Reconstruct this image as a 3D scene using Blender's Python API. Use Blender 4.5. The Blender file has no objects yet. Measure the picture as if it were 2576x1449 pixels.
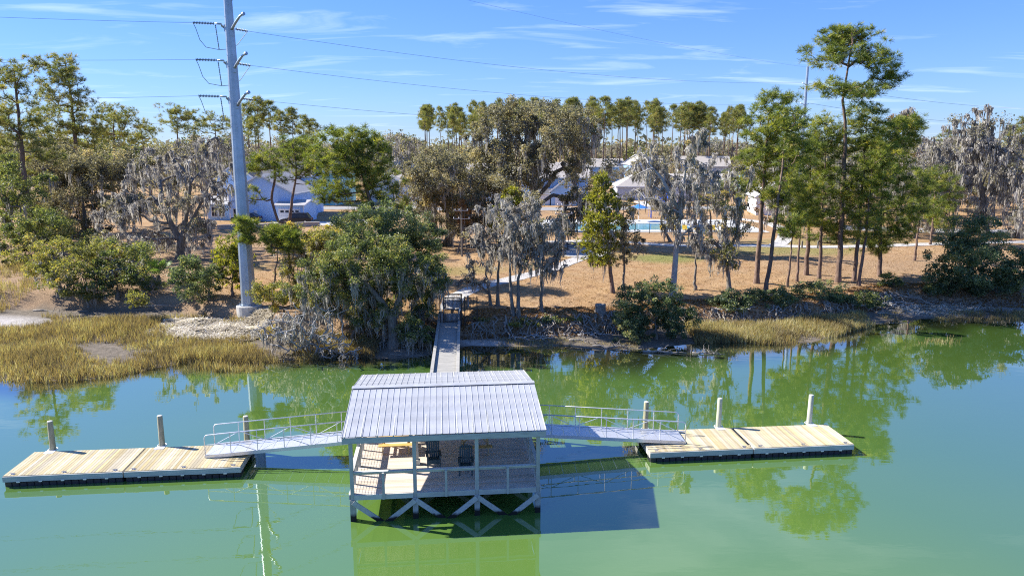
import bpy, math, random, bisect
import numpy as np
from mathutils import Vector, Matrix
R = math.radians
scene = bpy.context.scene
col = scene.collection

# ------------------------------------------------------------------ camera, sky, sun, exposure
CAM_H = 14.3
PITCH = 11.0085
cam_data = bpy.data.cameras.new('camera')
cam_data.sensor_width = 36.0
cam_data.lens = 36.0 * 1848 / 2576
cam_data.clip_end = 6000
cam = bpy.data.objects.new('camera', cam_data)
col.objects.link(cam)
cam.location = (0, 0, CAM_H)
cam.rotation_euler = (R(90 - PITCH), 0, 0)
scene.camera = cam

SUN_EL = R(38)
SUN_V = Vector((-math.cos(R(15.5)) * math.cos(SUN_EL), math.sin(R(15.5)) * math.cos(SUN_EL), math.sin(SUN_EL)))  # towards the sun
world = bpy.data.worlds.new('World')
scene.world = world
world.use_nodes = True
wn, wl = world.node_tree.nodes, world.node_tree.links
wn.clear()
w_out = wn.new('ShaderNodeOutputWorld')
w_bg = wn.new('ShaderNodeBackground')
w_bg.inputs['Strength'].default_value = 0.128
sky = wn.new('ShaderNodeTexSky')
sky.sky_type = 'NISHITA'
sky.sun_disc = False
sky.sun_elevation = SUN_EL
sky.sun_rotation = math.atan2(SUN_V.x, SUN_V.y)
sky.altitude = 0
sky.air_density = 1.0
sky.dust_density = 0.0
sky.ozone_density = 4.0
hsv = wn.new('ShaderNodeHueSaturation')
hsv.inputs['Saturation'].default_value = 1.35
hsv.inputs['Value'].default_value = 1.0
wgam = wn.new('ShaderNodeGamma'); wgam.inputs['Gamma'].default_value = 0.62
wl.new(sky.outputs[0], wgam.inputs['Color'])
wl.new(wgam.outputs[0], hsv.inputs['Color'])
# thin cirrus on a cloud sheet above the whole sky
tc = wn.new('ShaderNodeTexCoord')
sep = wn.new('ShaderNodeSeparateXYZ')
wl.new(tc.outputs['Generated'], sep.inputs[0])
def wmath(op, a, b=None, clamp=False):
    n = wn.new('ShaderNodeMath'); n.operation = op; n.use_clamp = clamp
    for i, v in enumerate((a, b)):
        if v is None: continue
        if isinstance(v, (int, float)): n.inputs[i].default_value = v
        else: wl.new(v, n.inputs[i])
    return n.outputs[0]
zc = wmath('ADD', wmath('MAXIMUM', sep.outputs['Z'], 0.0), 0.10)
comb = wn.new('ShaderNodeCombineXYZ')
wl.new(wmath('DIVIDE', sep.outputs['X'], zc), comb.inputs[0])
wl.new(wmath('DIVIDE', sep.outputs['Y'], zc), comb.inputs[1])
wmap = wn.new('ShaderNodeMapping')
wmap.inputs['Rotation'].default_value = (0, 0, R(32))
wmap.inputs['Scale'].default_value = (0.75, 2.1, 1)
wl.new(comb.outputs[0], wmap.inputs[0])
wnoise = wn.new('ShaderNodeTexNoise')
wnoise.inputs['Scale'].default_value = 1.25
wnoise.inputs['Detail'].default_value = 9
wnoise.inputs['Roughness'].default_value = 0.56
wnoise.inputs['Distortion'].default_value = 0.7
wl.new(wmap.outputs[0], wnoise.inputs['Vector'])
wramp = wn.new('ShaderNodeValToRGB')
wramp.color_ramp.elements[0].position = 0.54
wramp.color_ramp.elements[0].color = (0, 0, 0, 1)
wramp.color_ramp.elements[1].position = 0.98
wramp.color_ramp.elements[1].color = (0.7, 0.7, 0.7, 1)
wl.new(wnoise.outputs[0], wramp.inputs[0])
wmix = wn.new('ShaderNodeMixRGB')
wl.new(wramp.outputs[0], wmix.inputs[0])
wtint = wn.new('ShaderNodeMixRGB'); wtint.blend_type = 'MULTIPLY'; wtint.inputs[0].default_value = 1
wtint.inputs[2].default_value = (0.56, 0.76, 1.28, 1)
wl.new(hsv.outputs[0], wtint.inputs[1])
wl.new(wtint.outputs[0], wmix.inputs[1])
wmix.inputs[2].default_value = (4.6, 5.2, 6.2, 1)
wl.new(wmix.outputs[0], w_bg.inputs['Color'])
wl.new(w_bg.outputs[0], w_out.inputs['Surface'])

sun_data = bpy.data.lights.new('sun', 'SUN')
sun_data.energy = 4.6
sun_data.angle = R(0.53)
sun_data.color = (1.0, 0.95, 0.86)
sun = bpy.data.objects.new('sun', sun_data)
col.objects.link(sun)
sun.location = (-60, 20, 60)
sun.rotation_euler = (-SUN_V).to_track_quat('-Z', 'Y').to_euler()

vs = scene.view_settings
vs.view_transform = 'Standard'
vs.look = 'None'
vs.gamma = 1
vs.exposure = 1.2
vs.use_curve_mapping = False
scene.cycles.max_bounces = 7
scene.cycles.diffuse_bounces = 4
scene.cycles.glossy_bounces = 4
scene.cycles.transmission_bounces = 4
scene.cycles.transparent_max_bounces = 6
scene.cycles.filter_width = 1.1
scene.cycles.use_denoising = False
scene.cycles.use_adaptive_sampling = False
scene.cycles.sample_clamp_indirect = 2.5
scene.cycles.caustics_reflective = False
scene.cycles.caustics_refractive = False

# ------------------------------------------------------------------ materials
MATS = {}
def nmat(name):
    m = bpy.data.materials.new(name); m.use_nodes = True
    nt = m.node_tree
    return m, nt, nt.nodes['Principled BSDF']
def add_noise(nt, scale=5, detail=5, rough=.6, vec=None, coord='Object'):
    n = nt.nodes.new('ShaderNodeTexNoise')
    n.inputs['Scale'].default_value = scale; n.inputs['Detail'].default_value = detail; n.inputs['Roughness'].default_value = rough
    if vec is None:
        t = nt.nodes.new('ShaderNodeTexCoord'); vec = t.outputs[coord]
    nt.links.new(vec, n.inputs['Vector'])
    return n.outputs[0]
def mapping(nt, scale, coord='Object', rot=(0, 0, 0)):
    t = nt.nodes.new('ShaderNodeTexCoord'); m = nt.nodes.new('ShaderNodeMapping')
    m.inputs['Scale'].default_value = scale; m.inputs['Rotation'].default_value = rot
    nt.links.new(t.outputs[coord], m.inputs[0])
    return m.outputs[0]
def ramp(nt, fac, stops):
    r = nt.nodes.new('ShaderNodeValToRGB'); e = r.color_ramp.elements
    while len(e) < len(stops): e.new(0.5)
    for el, (p, c) in zip(e, stops):
        el.position = p; el.color = (c[0], c[1], c[2], 1)
    nt.links.new(fac, r.inputs[0])
    return r.outputs[0]
def mixc(nt, fac, a, b, mode='MIX'):
    m = nt.nodes.new('ShaderNodeMixRGB'); m.blend_type = mode
    for i, v in enumerate((fac, a, b)):
        if isinstance(v, (int, float)): m.inputs[i].default_value = v
        elif isinstance(v, tuple): m.inputs[i].default_value = (*v, 1)
        else: nt.links.new(v, m.inputs[i])
    return m.outputs[0]
def bump(nt, b, h, strength=.3, dist=.02):
    n = nt.nodes.new('ShaderNodeBump'); n.inputs['Strength'].default_value = strength; n.inputs['Distance'].default_value = dist
    nt.links.new(h, n.inputs['Height']); nt.links.new(n.outputs[0], b.inputs['Normal'])
def simple(name, c, rough=.6, metal=0, var=.12, scale=6, spec=None):
    """plain surface with uneven colour and slight relief"""
    m, nt, b = nmat(name)
    n = add_noise(nt, scale, 6)
    lo = tuple(max(0, x * (1 - var)) for x in c); hi = tuple(min(1, x * (1 + var)) for x in c)
    nt.links.new(ramp(nt, n, [(.3, lo), (.7, hi)]), b.inputs['Base Color'])
    b.inputs['Roughness'].default_value = rough; b.inputs['Metallic'].default_value = metal
    if spec is not None: b.inputs['Specular IOR Level'].default_value = spec
    MATS[name] = m
    return m
def wood(name, cols, grain=(3, 3, 40), rough=.8, rnd=.35, wet=None):
    """grained timber; each board has its own tone; wet = height of the dark tide band"""
    m, nt, b = nmat(name)
    n = add_noise(nt, 1.0, 7, .65, mapping(nt, grain))
    c = ramp(nt, n, [(.28, cols[0]), (.5, cols[1]), (.74, cols[2])])
    oi = nt.nodes.new('ShaderNodeObjectInfo')
    mr = nt.nodes.new('ShaderNodeMapRange'); mr.inputs[3].default_value = 1 - rnd; mr.inputs[4].default_value = 1 + rnd * .7
    nt.links.new(oi.outputs['Random'], mr.inputs[0])
    hs = nt.nodes.new('ShaderNodeHueSaturation'); nt.links.new(mr.outputs[0], hs.inputs['Value'])
    mr2 = nt.nodes.new('ShaderNodeMapRange'); mr2.inputs[3].default_value = .75; mr2.inputs[4].default_value = 1.25
    n2 = nt.nodes.new('ShaderNodeMath'); n2.operation = 'FRACT'
    n3 = nt.nodes.new('ShaderNodeMath'); n3.operation = 'MULTIPLY'; n3.inputs[1].default_value = 17.3
    nt.links.new(oi.outputs['Random'], n3.inputs[0]); nt.links.new(n3.outputs[0], n2.inputs[0]); nt.links.new(n2.outputs[0], mr2.inputs[0])
    nt.links.new(mr2.outputs[0], hs.inputs['Saturation'])
    nt.links.new(c, hs.inputs['Color'])
    out = hs.outputs[0]
    if wet is not None:
        ge = nt.nodes.new('ShaderNodeNewGeometry'); sp = nt.nodes.new('ShaderNodeSeparateXYZ'); nt.links.new(ge.outputs['Position'], sp.inputs[0])
        wob = add_noise(nt, 4, 3); ad = nt.nodes.new('ShaderNodeMath'); ad.operation = 'MULTIPLY_ADD'
        nt.links.new(wob, ad.inputs[0]); ad.inputs[1].default_value = -.25; nt.links.new(sp.outputs['Z'], ad.inputs[2])
        k = ramp(nt, ad.outputs[0], [(wet - .12, (1, 1, 1)), (wet + .05, (0, 0, 0))])
        out = mixc(nt, k, out, (.018, .018, .017))
    nt.links.new(out, b.inputs['Base Color'])
    b.inputs['Roughness'].default_value = rough; b.inputs['Specular IOR Level'].default_value = .25
    bump(nt, b, n, .35, .01)
    MATS[name] = m
    return m
def leafmat(name, stops, trans=.35, rough=.55, glow=(1.5, 1.48, .85)):
    """foliage: colour by the face's own tone, some light passing through"""
    m = bpy.data.materials.new(name); m.use_nodes = True; nt = m.node_tree; nt.nodes.clear()
    o = nt.nodes.new('ShaderNodeOutputMaterial'); a = nt.nodes.new('ShaderNodeAttribute'); a.attribute_name = 'tone'
    c = ramp(nt, a.outputs['Fac'], stops)
    d = nt.nodes.new('ShaderNodeBsdfDiffuse'); t = nt.nodes.new('ShaderNodeBsdfTranslucent'); g = nt.nodes.new('ShaderNodeBsdfGlossy')
    g.inputs['Roughness'].default_value = rough; g.inputs['Color'].default_value = (.9, .9, .9, 1)
    nt.links.new(c, d.inputs[0])
    nt.links.new(mixc(nt, 1.0, c, glow, 'MULTIPLY'), t.inputs[0])
    m1 = nt.nodes.new('ShaderNodeMixShader'); m1.inputs[0].default_value = trans
    m2 = nt.nodes.new('ShaderNodeMixShader'); m2.inputs[0].default_value = .035
    nt.links.new(d.outputs[0], m1.inputs[1]); nt.links.new(t.outputs[0], m1.inputs[2])
    nt.links.new(m1.outputs[0], m2.inputs[1]); nt.links.new(g.outputs[0], m2.inputs[2])
    nt.links.new(m2.outputs[0], o.inputs[0])
    MATS[name] = m
    return m
def bark(name, c0, c1, c2, scale=(6, 6, 1.2)):
    m, nt, b = nmat(name)
    n = add_noise(nt, 1.5, 8, .7, mapping(nt, scale))
    nt.links.new(ramp(nt, n, [(.3, c0), (.5, c1), (.72, c2)]), b.inputs['Base Color'])
    b.inputs['Roughness'].default_value = .95; b.inputs['Specular IOR Level'].default_value = .1
    bump(nt, b, n, .6, .04)
    MATS[name] = m
    return m

wood('deck_wood', [(.48, .40, .32), (.60, .52, .43), (.72, .64, .55)], (.35, 7, 7), rnd=.13)
wood('dock_wood', [(.38, .31, .18), (.50, .42, .265), (.62, .54, .37)], (14, 1.2, 14), rnd=.26)
wood('frame_wood', [(.36, .36, .32), (.48, .48, .43), (.58, .57, .52)], (9, 9, 2.0), rnd=.10)
wood('fascia_wood', [(.42, .42, .38), (.54, .54, .49), (.64, .63, .57)], (2.0, 9, 9), rnd=.10)
wood('piling_wood', [(.34, .34, .30), (.46, .46, .41), (.56, .55, .50)], (9, 9, 2.0), rnd=.12, wet=.22)
wood('brace_wood', [(.40, .40, .36), (.52, .52, .47), (.62, .61, .56)], (9, 9, 9), rnd=.12, wet=.06)
wood('pile_wood', [(.24, .22, .13), (.36, .34, .22), (.46, .43, .30)], (10, 10, 1.6), rnd=.2, wet=.1)
wood('pile_pale', [(.36, .38, .28), (.50, .52, .40), (.60, .60, .48)], (10, 10, 1.6), rnd=.15, wet=.1)
wood('table_wood', [(.50, .33, .12), (.62, .43, .18), (.70, .52, .25)], (2, 12, 12), rnd=.1)
wood('walk_wood', [(.26, .25, .23), (.36, .35, .32), (.46, .44, .40)], (2, 10, 10), rnd=.1)
def roofmetal():
    m, nt, b = nmat('roof_metal')
    n = add_noise(nt, 1.6, 5, .6)
    st_ = add_noise(nt, 1.0, 6, .65, mapping(nt, (5, .7, 1)))
    c = ramp(nt, n, [(.28, (.36, .37, .385)), (.72, (.52, .525, .535))])
    c = mixc(nt, ramp(nt, st_, [(.45, (0, 0, 0)), (.75, (.35, .35, .35))]), c, (.36, .345, .32))
    oi = nt.nodes.new('ShaderNodeObjectInfo'); mr = nt.nodes.new('ShaderNodeMapRange'); mr.inputs[3].default_value = .94; mr.inputs[4].default_value = 1.05
    nt.links.new(oi.outputs['Random'], mr.inputs[0])
    hs = nt.nodes.new('ShaderNodeHueSaturation'); nt.links.new(mr.outputs[0], hs.inputs['Value']); nt.links.new(c, hs.inputs['Color'])
    nt.links.new(hs.outputs[0], b.inputs['Base Color'])
    b.inputs['Metallic'].default_value = .15
    r2 = ramp(nt, add_noise(nt, 4, 6), [(.3, (.36,) * 3), (.7, (.52,) * 3)])
    nt.links.new(r2, b.inputs['Roughness'])
    bump(nt, b, add_noise(nt, 1.1, 3), .12, .05)
    MATS['roof_metal'] = m
roofmetal()
simple('aluminium', (.70, .71, .73), .38, .55, .06, 3)
simple('white_plate', (.72, .73, .75), .4, .3, .08)
simple('black_float', (.020, .022, .028), .45, 0, .3, 8)
simple('cleat_steel', (.45, .47, .50), .35, .8)
simple('black_iron', (.012, .012, .013), .5, 0, .2)
simple('teal_poly', (.035, .075, .090), .55, 0, .15)
simple('galv_steel', (.34, .40, .48), .42, .55, .16, 1.2)
simple('wire', (.10, .11, .12), .6, .2)
simple('mesh_wire', (.30, .30, .29), .5, .5)
simple('insulator', (.16, .22, .30), .3, 0)
simple('concrete', (.50, .48, .44), .9, 0, .14, 2)
simple('path_concrete', (.46, .44, .41), .9, 0, .10, .8)
simple('asphalt_grey', (.27, .26, .25), .95, 0, .12, .6)
simple('driveway', (.55, .53, .50), .9, 0, .10, .6)
simple('white_trim', (.78, .78, .77), .5)
simple('garage_white', (.74, .75, .77), .5, 0, .04)
simple('glass_dark', (.03, .04, .055), .08, 0, .2)
simple('tyre', (.012, .012, .013), .8)
simple('rim', (.45, .46, .48), .3, .8)
simple('car_black', (.010, .012, .020), .16, .2, .05)
simple('car_white', (.70, .71, .72), .2, 0, .03)
simple('car_blue', (.03, .08, .26), .2, .1, .05)
simple('car_silver', (.42, .44, .47), .25, .5, .04)
simple('lamp_glass', (.75, .75, .72), .15)
simple('lamp_red', (.35, .02, .02), .2)
simple('play_blue', (.02, .10, .52), .4)
simple('play_yellow', (.62, .42, .04), .45)
simple('play_red', (.5, .05, .04), .45)
simple('umbrella_blue', (.04, .22, .62), .7)
simple('bench_dark', (.03, .035, .045), .6)
simple('deck_white', (.56, .56, .54), .8, 0, .06, .8)
simple('red_cloth', (.45, .04, .05), .9)
simple('skin', (.42, .27, .19), .6)
simple('dark_cloth', (.02, .02, .025), .9)
def siding(name, c):
    m, nt, b = nmat(name)
    w = nt.nodes.new('ShaderNodeTexWave'); w.bands_direction = 'Z'; w.wave_profile = 'SAW'
    w.inputs['Scale'].default_value = 1.75
    t = nt.nodes.new('ShaderNodeTexCoord'); nt.links.new(t.outputs['Object'], w.inputs[0])
    n = add_noise(nt, .7, 4)
    nt.links.new(ramp(nt, n, [(.3, tuple(x * .93 for x in c)), (.7, tuple(min(1, x * 1.06) for x in c))]), b.inputs['Base Color'])
    b.inputs['Roughness'].default_value = .65
    bump(nt, b, w.outputs[0], .5, .03)
    MATS[name] = m
siding('siding_blue', (.40, .62, .96))
siding('siding_lightblue', (.32, .50, .74))
siding('siding_teal', (.22, .55, .66))
siding('siding_grey', (.46, .50, .58))
siding('siding_white', (.70, .72, .74))
siding('siding_cream', (.66, .63, .57))
def shingle(name, c):
    m, nt, b = nmat(name)
    n = add_noise(nt, 1.0, 8, .75, mapping(nt, (3, 3, 9)))
    nt.links.new(ramp(nt, n, [(.25, tuple(x * .72 for x in c)), (.75, tuple(x * 1.2 for x in c))]), b.inputs['Base Color'])
    b.inputs['Roughness'].default_value = .95
    bump(nt, b, n, .4, .03)
    MATS[name] = m
shingle('shingle_grey', (.40, .385, .375))
shingle('shingle_dark', (.14, .135, .14))
shingle('shingle_tan', (.43, .39, .35))
bark('bark_pine', (.07, .05, .04), (.19, .13, .10), (.34, .25, .20))
bark('bark_oak', (.08, .072, .06), (.19, .17, .145), (.33, .30, .265))
bark('bark_grey', (.13, .12, .11), (.29, .27, .25), (.46, .44, .41))
bark('bark_pale', (.24, .23, .22), (.40, .38, .36), (.55, .53, .50))
bark('driftwood', (.12, .105, .09), (.27, .24, .205), (.44, .40, .35), (4, 4, 4))
leafmat('needles', [(0, (.055, .090, .020)), (.4, (.165, .215, .034)), (.75, (.320, .350, .052)), (1, (.48, .42, .08))], .42)
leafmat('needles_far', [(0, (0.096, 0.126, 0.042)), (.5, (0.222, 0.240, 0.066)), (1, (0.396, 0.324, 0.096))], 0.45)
leafmat('oak_green', [(0, (.058, .085, .030)), (.45, (.150, .185, .058)), (.8, (.255, .275, .085)), (1, (.45, .38, .13))], .45)
leafmat('oak_dusty', [(0, (.125, .120, .080)), (.45, (.250, .235, .145)), (.8, (.370, .340, .205)), (1, (.50, .41, .20))], .45, .55, (1.35, 1.3, .9))
leafmat('oak_yellow', [(0, (.105, .120, .040)), (.5, (.240, .245, .065)), (.85, (.38, .34, .085)), (1, (.52, .38, .09))], .5)
leafmat('cedar_green', [(0, (0.112, 0.138, 0.022)), (.5, (0.269, 0.281, 0.037)), (1, (0.450, 0.400, 0.056))], 0.5)
leafmat('myrtle', [(0, (.060, .095, .050)), (.5, (.150, .195, .085)), (.85, (.250, .285, .115)), (1, (.42, .36, .15))], .45)
leafmat('palm_green', [(0, (0.056, 0.126, 0.028)), (1, (0.224, 0.336, 0.070))], .3)
leafmat('rust_leaf', [(0, (.16, .075, .03)), (1, (.36, .20, .06))], .3)
leafmat('moss', [(0, (.18, .165, .145)), (.5, (.385, .36, .32)), (1, (.62, .59, .54))], .42, .55, (1.2, 1.18, 1.1))
leafmat('reeds', [(0, (.13, .105, .065)), (.3, (.24, .185, .095)), (.58, (.38, .28, .115)), (.8, (.28, .28, .11)), (1, (.58, .50, .29))], .4)
leafmat('wrack', [(0, (.24, .20, .15)), (.5, (.56, .50, .41)), (1, (.80, .75, .66))], .15)
leafmat('grass_blades', [(0, (.24, .14, .065)), (.6, (.40, .26, .13)), (.85, (.48, .34, .18)), (1, (.22, .24, .07))], .2)
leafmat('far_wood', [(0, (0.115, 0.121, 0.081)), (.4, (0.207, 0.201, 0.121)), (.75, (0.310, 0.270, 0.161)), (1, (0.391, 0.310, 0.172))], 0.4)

# ------------------------------------------------------------------ mesh helpers
class MB:
    """collects shapes; build() links them as ONE mesh object"""
    def __init__(s): s.v = []; s.f = []
    def add(s, V, F):
        o = len(s.v); s.v += [tuple(p) for p in V]; s.f += [tuple(i + o for i in f) for f in F]; return s
    def box(s, x0, x1, y0, y1, z0, z1):
        return s.add([(x0, y0, z0), (x1, y0, z0), (x1, y1, z0), (x0, y1, z0), (x0, y0, z1), (x1, y0, z1), (x1, y1, z1), (x0, y1, z1)],
                     [(0, 3, 2, 1), (4, 5, 6, 7), (0, 1, 5, 4), (1, 2, 6, 5), (2, 3, 7, 6), (3, 0, 4, 7)])
    def bev(s, x0, x1, y0, y1, z0, z1, b=.006):
        """box with its upper edges eased"""
        V = [(x0, y0, z0), (x1, y0, z0), (x1, y1, z0), (x0, y1, z0), (x0, y0, z1 - b), (x1, y0, z1 - b), (x1, y1, z1 - b), (x0, y1, z1 - b),
             (x0 + b, y0 + b, z1), (x1 - b, y0 + b, z1), (x1 - b, y1 - b, z1), (x0 + b, y1 - b, z1)]
        F = [(0, 3, 2, 1), (8, 9, 10, 11)] + [(i, (i + 1) % 4, 4 + (i + 1) % 4, 4 + i) for i in range(4)] + [(4 + i, 4 + (i + 1) % 4, 8 + (i + 1) % 4, 8 + i) for i in range(4)]
        return s.add(V, F)
    def beam(s, p, q, w, h, up=(0, 0, 1)):
        p, q = Vector(p), Vector(q); d = (q - p).normalized(); u = Vector(up)
        if abs(d.dot(u)) > .99: u = Vector((0, 1, 0))
        a = d.cross(u).normalized() * w / 2; b = a.cross(d).normalized() * h / 2
        V = [e + x * a + y * b for e in (p, q) for x, y in ((-1, -1), (1, -1), (1, 1), (-1, 1))]
        return s.add(V, [(0, 1, 2, 3), (7, 6, 5, 4), (0, 4, 5, 1), (1, 5, 6, 2), (2, 6, 7, 3), (3, 7, 4, 0)])
    def tube(s, pts, r, n=8, caps=True):
        pts = [Vector(p) for p in pts]; rr = r if isinstance(r, (list, tuple)) else [r] * len(pts)
        V, F = [], []; prev = None
        for i, p in enumerate(pts):
            d = (pts[min(i + 1, len(pts) - 1)] - pts[max(i - 1, 0)]).normalized()
            if prev is None:
                a = d.orthogonal().normalized()
            else:
                a = prev - d * prev.dot(d)
                a = a.normalized() if a.length > 1e-6 else d.orthogonal().normalized()
            prev = a; b = d.cross(a)
            for k in range(n):
                t = 2 * math.pi * k / n; V.append(p + (a * math.cos(t) + b * math.sin(t)) * rr[i])
        for i in range(len(pts) - 1):
            for k in range(n):
                F.append((i * n + k, i * n + (k + 1) % n, (i + 1) * n + (k + 1) % n, (i + 1) * n + k))
        if caps:
            F.append(tuple(range(n - 1, -1, -1))); F.append(tuple((len(pts) - 1) * n + k for k in range(n)))
        return s.add(V, F)
    def lathe(s, prof, n=16, at=(0, 0, 0)):
        V, F = [], []
        for r, z in prof:
            for k in range(n):
                t = 2 * math.pi * k / n; V.append((at[0] + r * math.cos(t), at[1] + r * math.sin(t), at[2] + z))
        for i in range(len(prof) - 1):
            for k in range(n):
                F.append((i * n + k, i * n + (k + 1) % n, (i + 1) * n + (k + 1) % n, (i + 1) * n + k))
        F.append(tuple(range(n - 1, -1, -1))); F.append(tuple((len(prof) - 1) * n + k for k in range(n)))
        return s.add(V, F)
    def prism(s, poly, y0, y1):
        """polygon in x-z, extruded along y"""
        n = len(poly); V = [(x, y0, z) for x, z in poly] + [(x, y1, z) for x, z in poly]
        return s.add(V, [tuple(range(n)), tuple(range(2 * n - 1, n - 1, -1))] + [(i, n + i, n + (i + 1) % n, (i + 1) % n) for i in range(n)])
    def slab(s, quad, t):
        """a 4-point sheet given thickness t downwards along its normal"""
        q = [Vector(p) for p in quad]; n = (q[1] - q[0]).cross(q[3] - q[0]).normalized()
        V = q + [p - n * t for p in q]
        return s.add(V, [(0, 1, 2, 3), (7, 6, 5, 4)] + [(i, 4 + i, 4 + (i + 1) % 4, (i + 1) % 4) for i in range(4)])
    def mesh(s, name, m, smooth=False):
        me = bpy.data.meshes.new(name); me.from_pydata(s.v, [], s.f); me.update()
        import bmesh
        bm = bmesh.new(); bm.from_mesh(me); bmesh.ops.recalc_face_normals(bm, faces=bm.faces); bm.to_mesh(me); bm.free()
        if m: me.materials.append(MATS[m])
        if smooth:
            me.polygons.foreach_set('use_smooth', [True] * len(me.polygons))
        return me
    def build(s, name, m, parent=None, smooth=False):
        return link(name, s.mesh(name, m, smooth), parent)
def link(name, me, parent=None, loc=None, rz=None):
    o = bpy.data.objects.new(name, me); col.objects.link(o)
    if parent is not None: o.parent = parent
    if loc is not None: o.location = loc
    if rz is not None: o.rotation_euler = (0, 0, rz)
    return o
def tag(o, label=None, cat=None, group=None, kind=None):
    if label: o['label'] = label
    if cat: o['category'] = cat
    if group: o['group'] = group
    if kind: o['kind'] = kind
    return o
def thing(name, label, cat, loc=(0, 0, 0), rz=0, group=None):
    o = bpy.data.objects.new(name, None); col.objects.link(o); o.location = loc; o.rotation_euler = (0, 0, rz)
    o.empty_display_size = .3
    return tag(o, label, cat, group)
KIDS = {}
def copy_tree(o, parent=None):
    c = o.copy(); col.objects.link(c); c.parent = parent
    for ch in [x for x in o.children]: copy_tree(ch, c)
    return c
def np_mesh(name, V, F, m, tone=None):
    """big mesh from arrays: F is (n,3) or (n,4)"""
    me = bpy.data.meshes.new(name); k = F.shape[1]
    me.vertices.add(len(V)); me.vertices.foreach_set('co', np.ascontiguousarray(V, dtype=np.float32).ravel())
    me.loops.add(F.size); me.loops.foreach_set('vertex_index', np.ascontiguousarray(F, dtype=np.int32).ravel())
    me.polygons.add(len(F)); me.polygons.foreach_set('loop_start', np.arange(0, F.size, k, dtype=np.int32))
    me.update(calc_edges=True)
    if tone is not None:
        a = me.attributes.new('tone', 'FLOAT', 'FACE'); a.data.foreach_set('value', np.ascontiguousarray(tone, dtype=np.float32))
    me.materials.append(MATS[m])
    return me

# ------------------------------------------------------------------ lie of the land
SHORE = [(-400,40),(-80,45),(-45,44),(-31.8,43.7),(-29,43.2),(-26.7,43.5),(-24.8,44.5),(-23.1,46.2),(-21.3,48),(-17.7,47.1),(-14.2,48),(-11.3,49.3),(-9.1,48.2),(-6.5,48.6),(-5,50),(-3.1,51.6),(.3,51.3),(3.8,51.4),(6,50.6),(8.7,50.4),(11.8,51.5),(14.4,52.4),(16.6,52.6),(19.2,51.8),(22.3,52.5),(27,56.2),(32.2,59.8),(38.9,60.2),(43,60.3),(80,62),(400,60)]
FOOT = [(-400,60),(-80,64),(-45,62),(-30,61.5),(-22,57),(-19,54.5),(-12,50.5),(-8,50),(-4,52.6),(0,53.3),(5,53.5),(8,54.2),(13,56.3),(18,56.5),(25,58.5),(31,61.8),(36,64.5),(45,63),(80,65),(400,64)]
TOP = [(-400,64),(-80,67),(-45,64.5),(-30,64),(-22,59.5),(-19,57),(-12,52.2),(-8,51.7),(-4,54),(0,55),(5,55.5),(8,56.3),(13,58),(18,58),(25,60.2),(31,63.3),(36,66),(45,66),(80,67.5),(400,67)]
def _pl(P, x):
    P = np.array(P, dtype=float); return np.interp(x, P[:, 0], P[:, 1])
def ground(x, y):
    """height of the land (numpy-friendly); water level is 0"""
    x = np.asarray(x, dtype=float); y = np.asarray(y, dtype=float)
    s, fo, t = _pl(SHORE, x), _pl(FOOT, x), _pl(TOP, x)
    z1 = np.maximum(-1.2, (y - s) * .14)
    z2 = .35 * (y - s) / (fo - s)
    u = np.clip((y - fo) / (t - fo), 0, 1); z3 = .35 + 1.1 * u * u * (3 - 2 * u)
    w = np.clip((y - t) / 30, 0, 1); z4 = 1.45 + .85 * w * (2 - w)
    z = np.where(y < s, z1, np.where(y < fo, z2, np.where(y < t, z3, z4)))
    rough = np.clip((y - fo + 1) / 3, 0, 1) * np.clip(1.6 - (y - t) / 10, .25, 1)
    z = z + rough * (.07 * np.sin(x * 1.7 + .6 * np.sin(y * 1.3)) * np.cos(y * 1.9 + 1.1 * np.sin(x * .8)) + .04 * np.sin(x * 4.1 + y * 2.7))
    # the cutting in the bank where the walkway lands
    xc = -3.45 - (y - 33.75) * math.tan(R(3.7)); wk_ = np.exp(-(np.abs(x - xc) / 1.9) ** 4); lim = .80 + np.clip((y - 55.5) / 5, 0, 1) * 1.2
    return np.where(z > lim, z * (1 - wk_) + lim * wk_, z)
def gz(x, y): return float(ground(x, y))

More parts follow.
